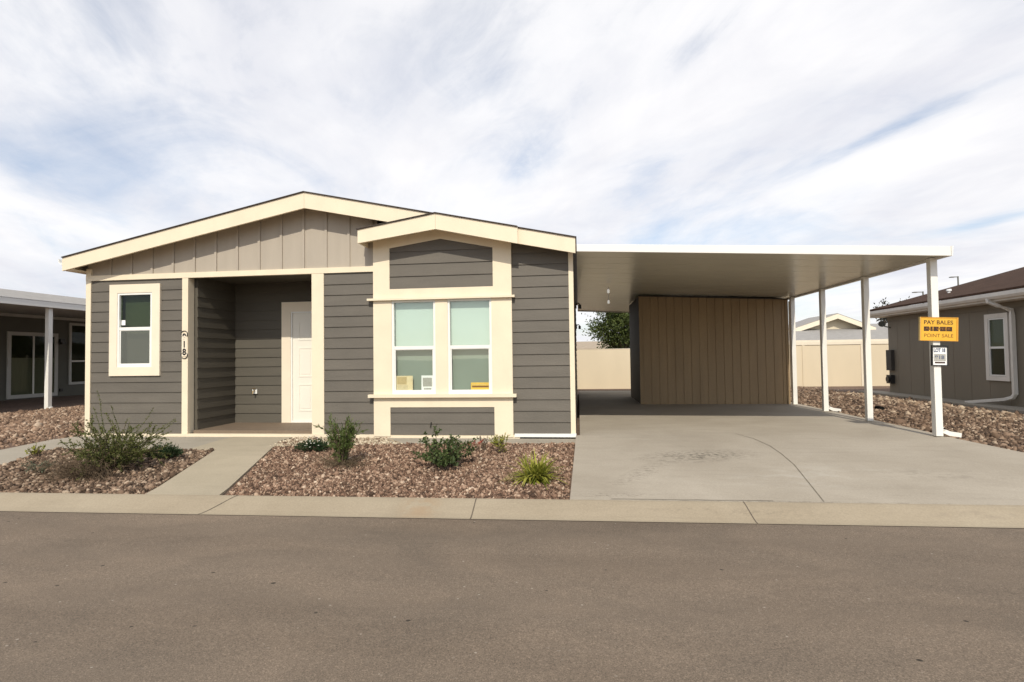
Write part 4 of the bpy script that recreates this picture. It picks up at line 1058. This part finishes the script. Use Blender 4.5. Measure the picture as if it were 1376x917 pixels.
mask = t.ramp(dens, [(.42,(.30,.30,.30)),(.53,(.62,.62,.62)),(.63,(.90,.90,.90)),(.74,(1,1,1))])
# the veil covers the northern sky; unseen parts overhead and behind are thinned to weaken the fill light
cov = t.new('ShaderNodeMapRange', interpolation_type='SMOOTHSTEP'); t.link(sep.outputs[1], cov.inputs[0])
for i_, v_ in ((1,-.1),(2,.45),(3,.46),(4,1.0)): cov.inputs[i_].default_value = v_
mask = t.math('MULTIPLY', mask, cov.outputs[0])
shn = t.math('ADD', t.math('MULTIPLY', t.noise(t.mapping(vec, (.9,.55,1), (11,4,0)), 1.0, 6, .55, .5), .75), t.math('MULTIPLY', t.noise(t.mapping(vec, (2.4,1.5,1), (2,6,0)), 1.0, 7, .6, .8), .25))
shade = t.ramp(shn, [(.34,(.78,.785,.86)),(.45,(.91,.91,.95)),(.56,(1.04,1.03,1.04))])
cbg = t.new('ShaderNodeBackground'); t.link(shade, cbg.inputs[0]); cbg.inputs[1].default_value = 1.0
mx = t.new('ShaderNodeMixShader'); t.link(mask, mx.inputs[0]); t.link(bg.outputs[0], mx.inputs[1]); t.link(cbg.outputs[0], mx.inputs[2])
t.link(mx.outputs[0], out.inputs[0])

sl = bpy.data.lights.new('sun', 'SUN'); sl.energy = 3.6; sl.angle = R(.6); sl.color = (1.0,.93,.80)
so = bpy.data.objects.new('sun', sl); col.objects.link(so); so.location = (2,-10,20)
sd_ = Vector((math.sin(AZ)*math.cos(EL), -math.cos(AZ)*math.cos(EL), math.sin(EL)))
so.rotation_euler = sd_.to_track_quat('Z','Y').to_euler()

cd = bpy.data.cameras.new('camera'); co = bpy.data.objects.new('camera', cd); col.objects.link(co)
f = 735.; yaw = math.atan(89/f); pit = math.atan(22/f); roll = .0135
cd.sensor_width = 36; cd.lens = f*36/1376; cd.clip_end = 3000; cd.clip_start = .05
Fv = Vector((-math.sin(yaw)*math.cos(pit), math.cos(yaw)*math.cos(pit), math.sin(pit))); Rv = Vector((math.cos(yaw),math.sin(yaw),0)); Uv = Rv.cross(Fv)
R2 = Rv*math.cos(roll)-Uv*math.sin(roll); U2 = Uv*math.cos(roll)+Rv*math.sin(roll)
mt = Matrix((R2, U2, -Fv)).transposed().to_4x4(); mt.translation = (0,0,1.25); co.matrix_world = mt
scene.camera = co
vs_ = scene.view_settings; vs_.view_transform = 'Standard'; vs_.look = 'None'; vs_.exposure = 0; vs_.gamma = 1; vs_.use_curve_mapping = False
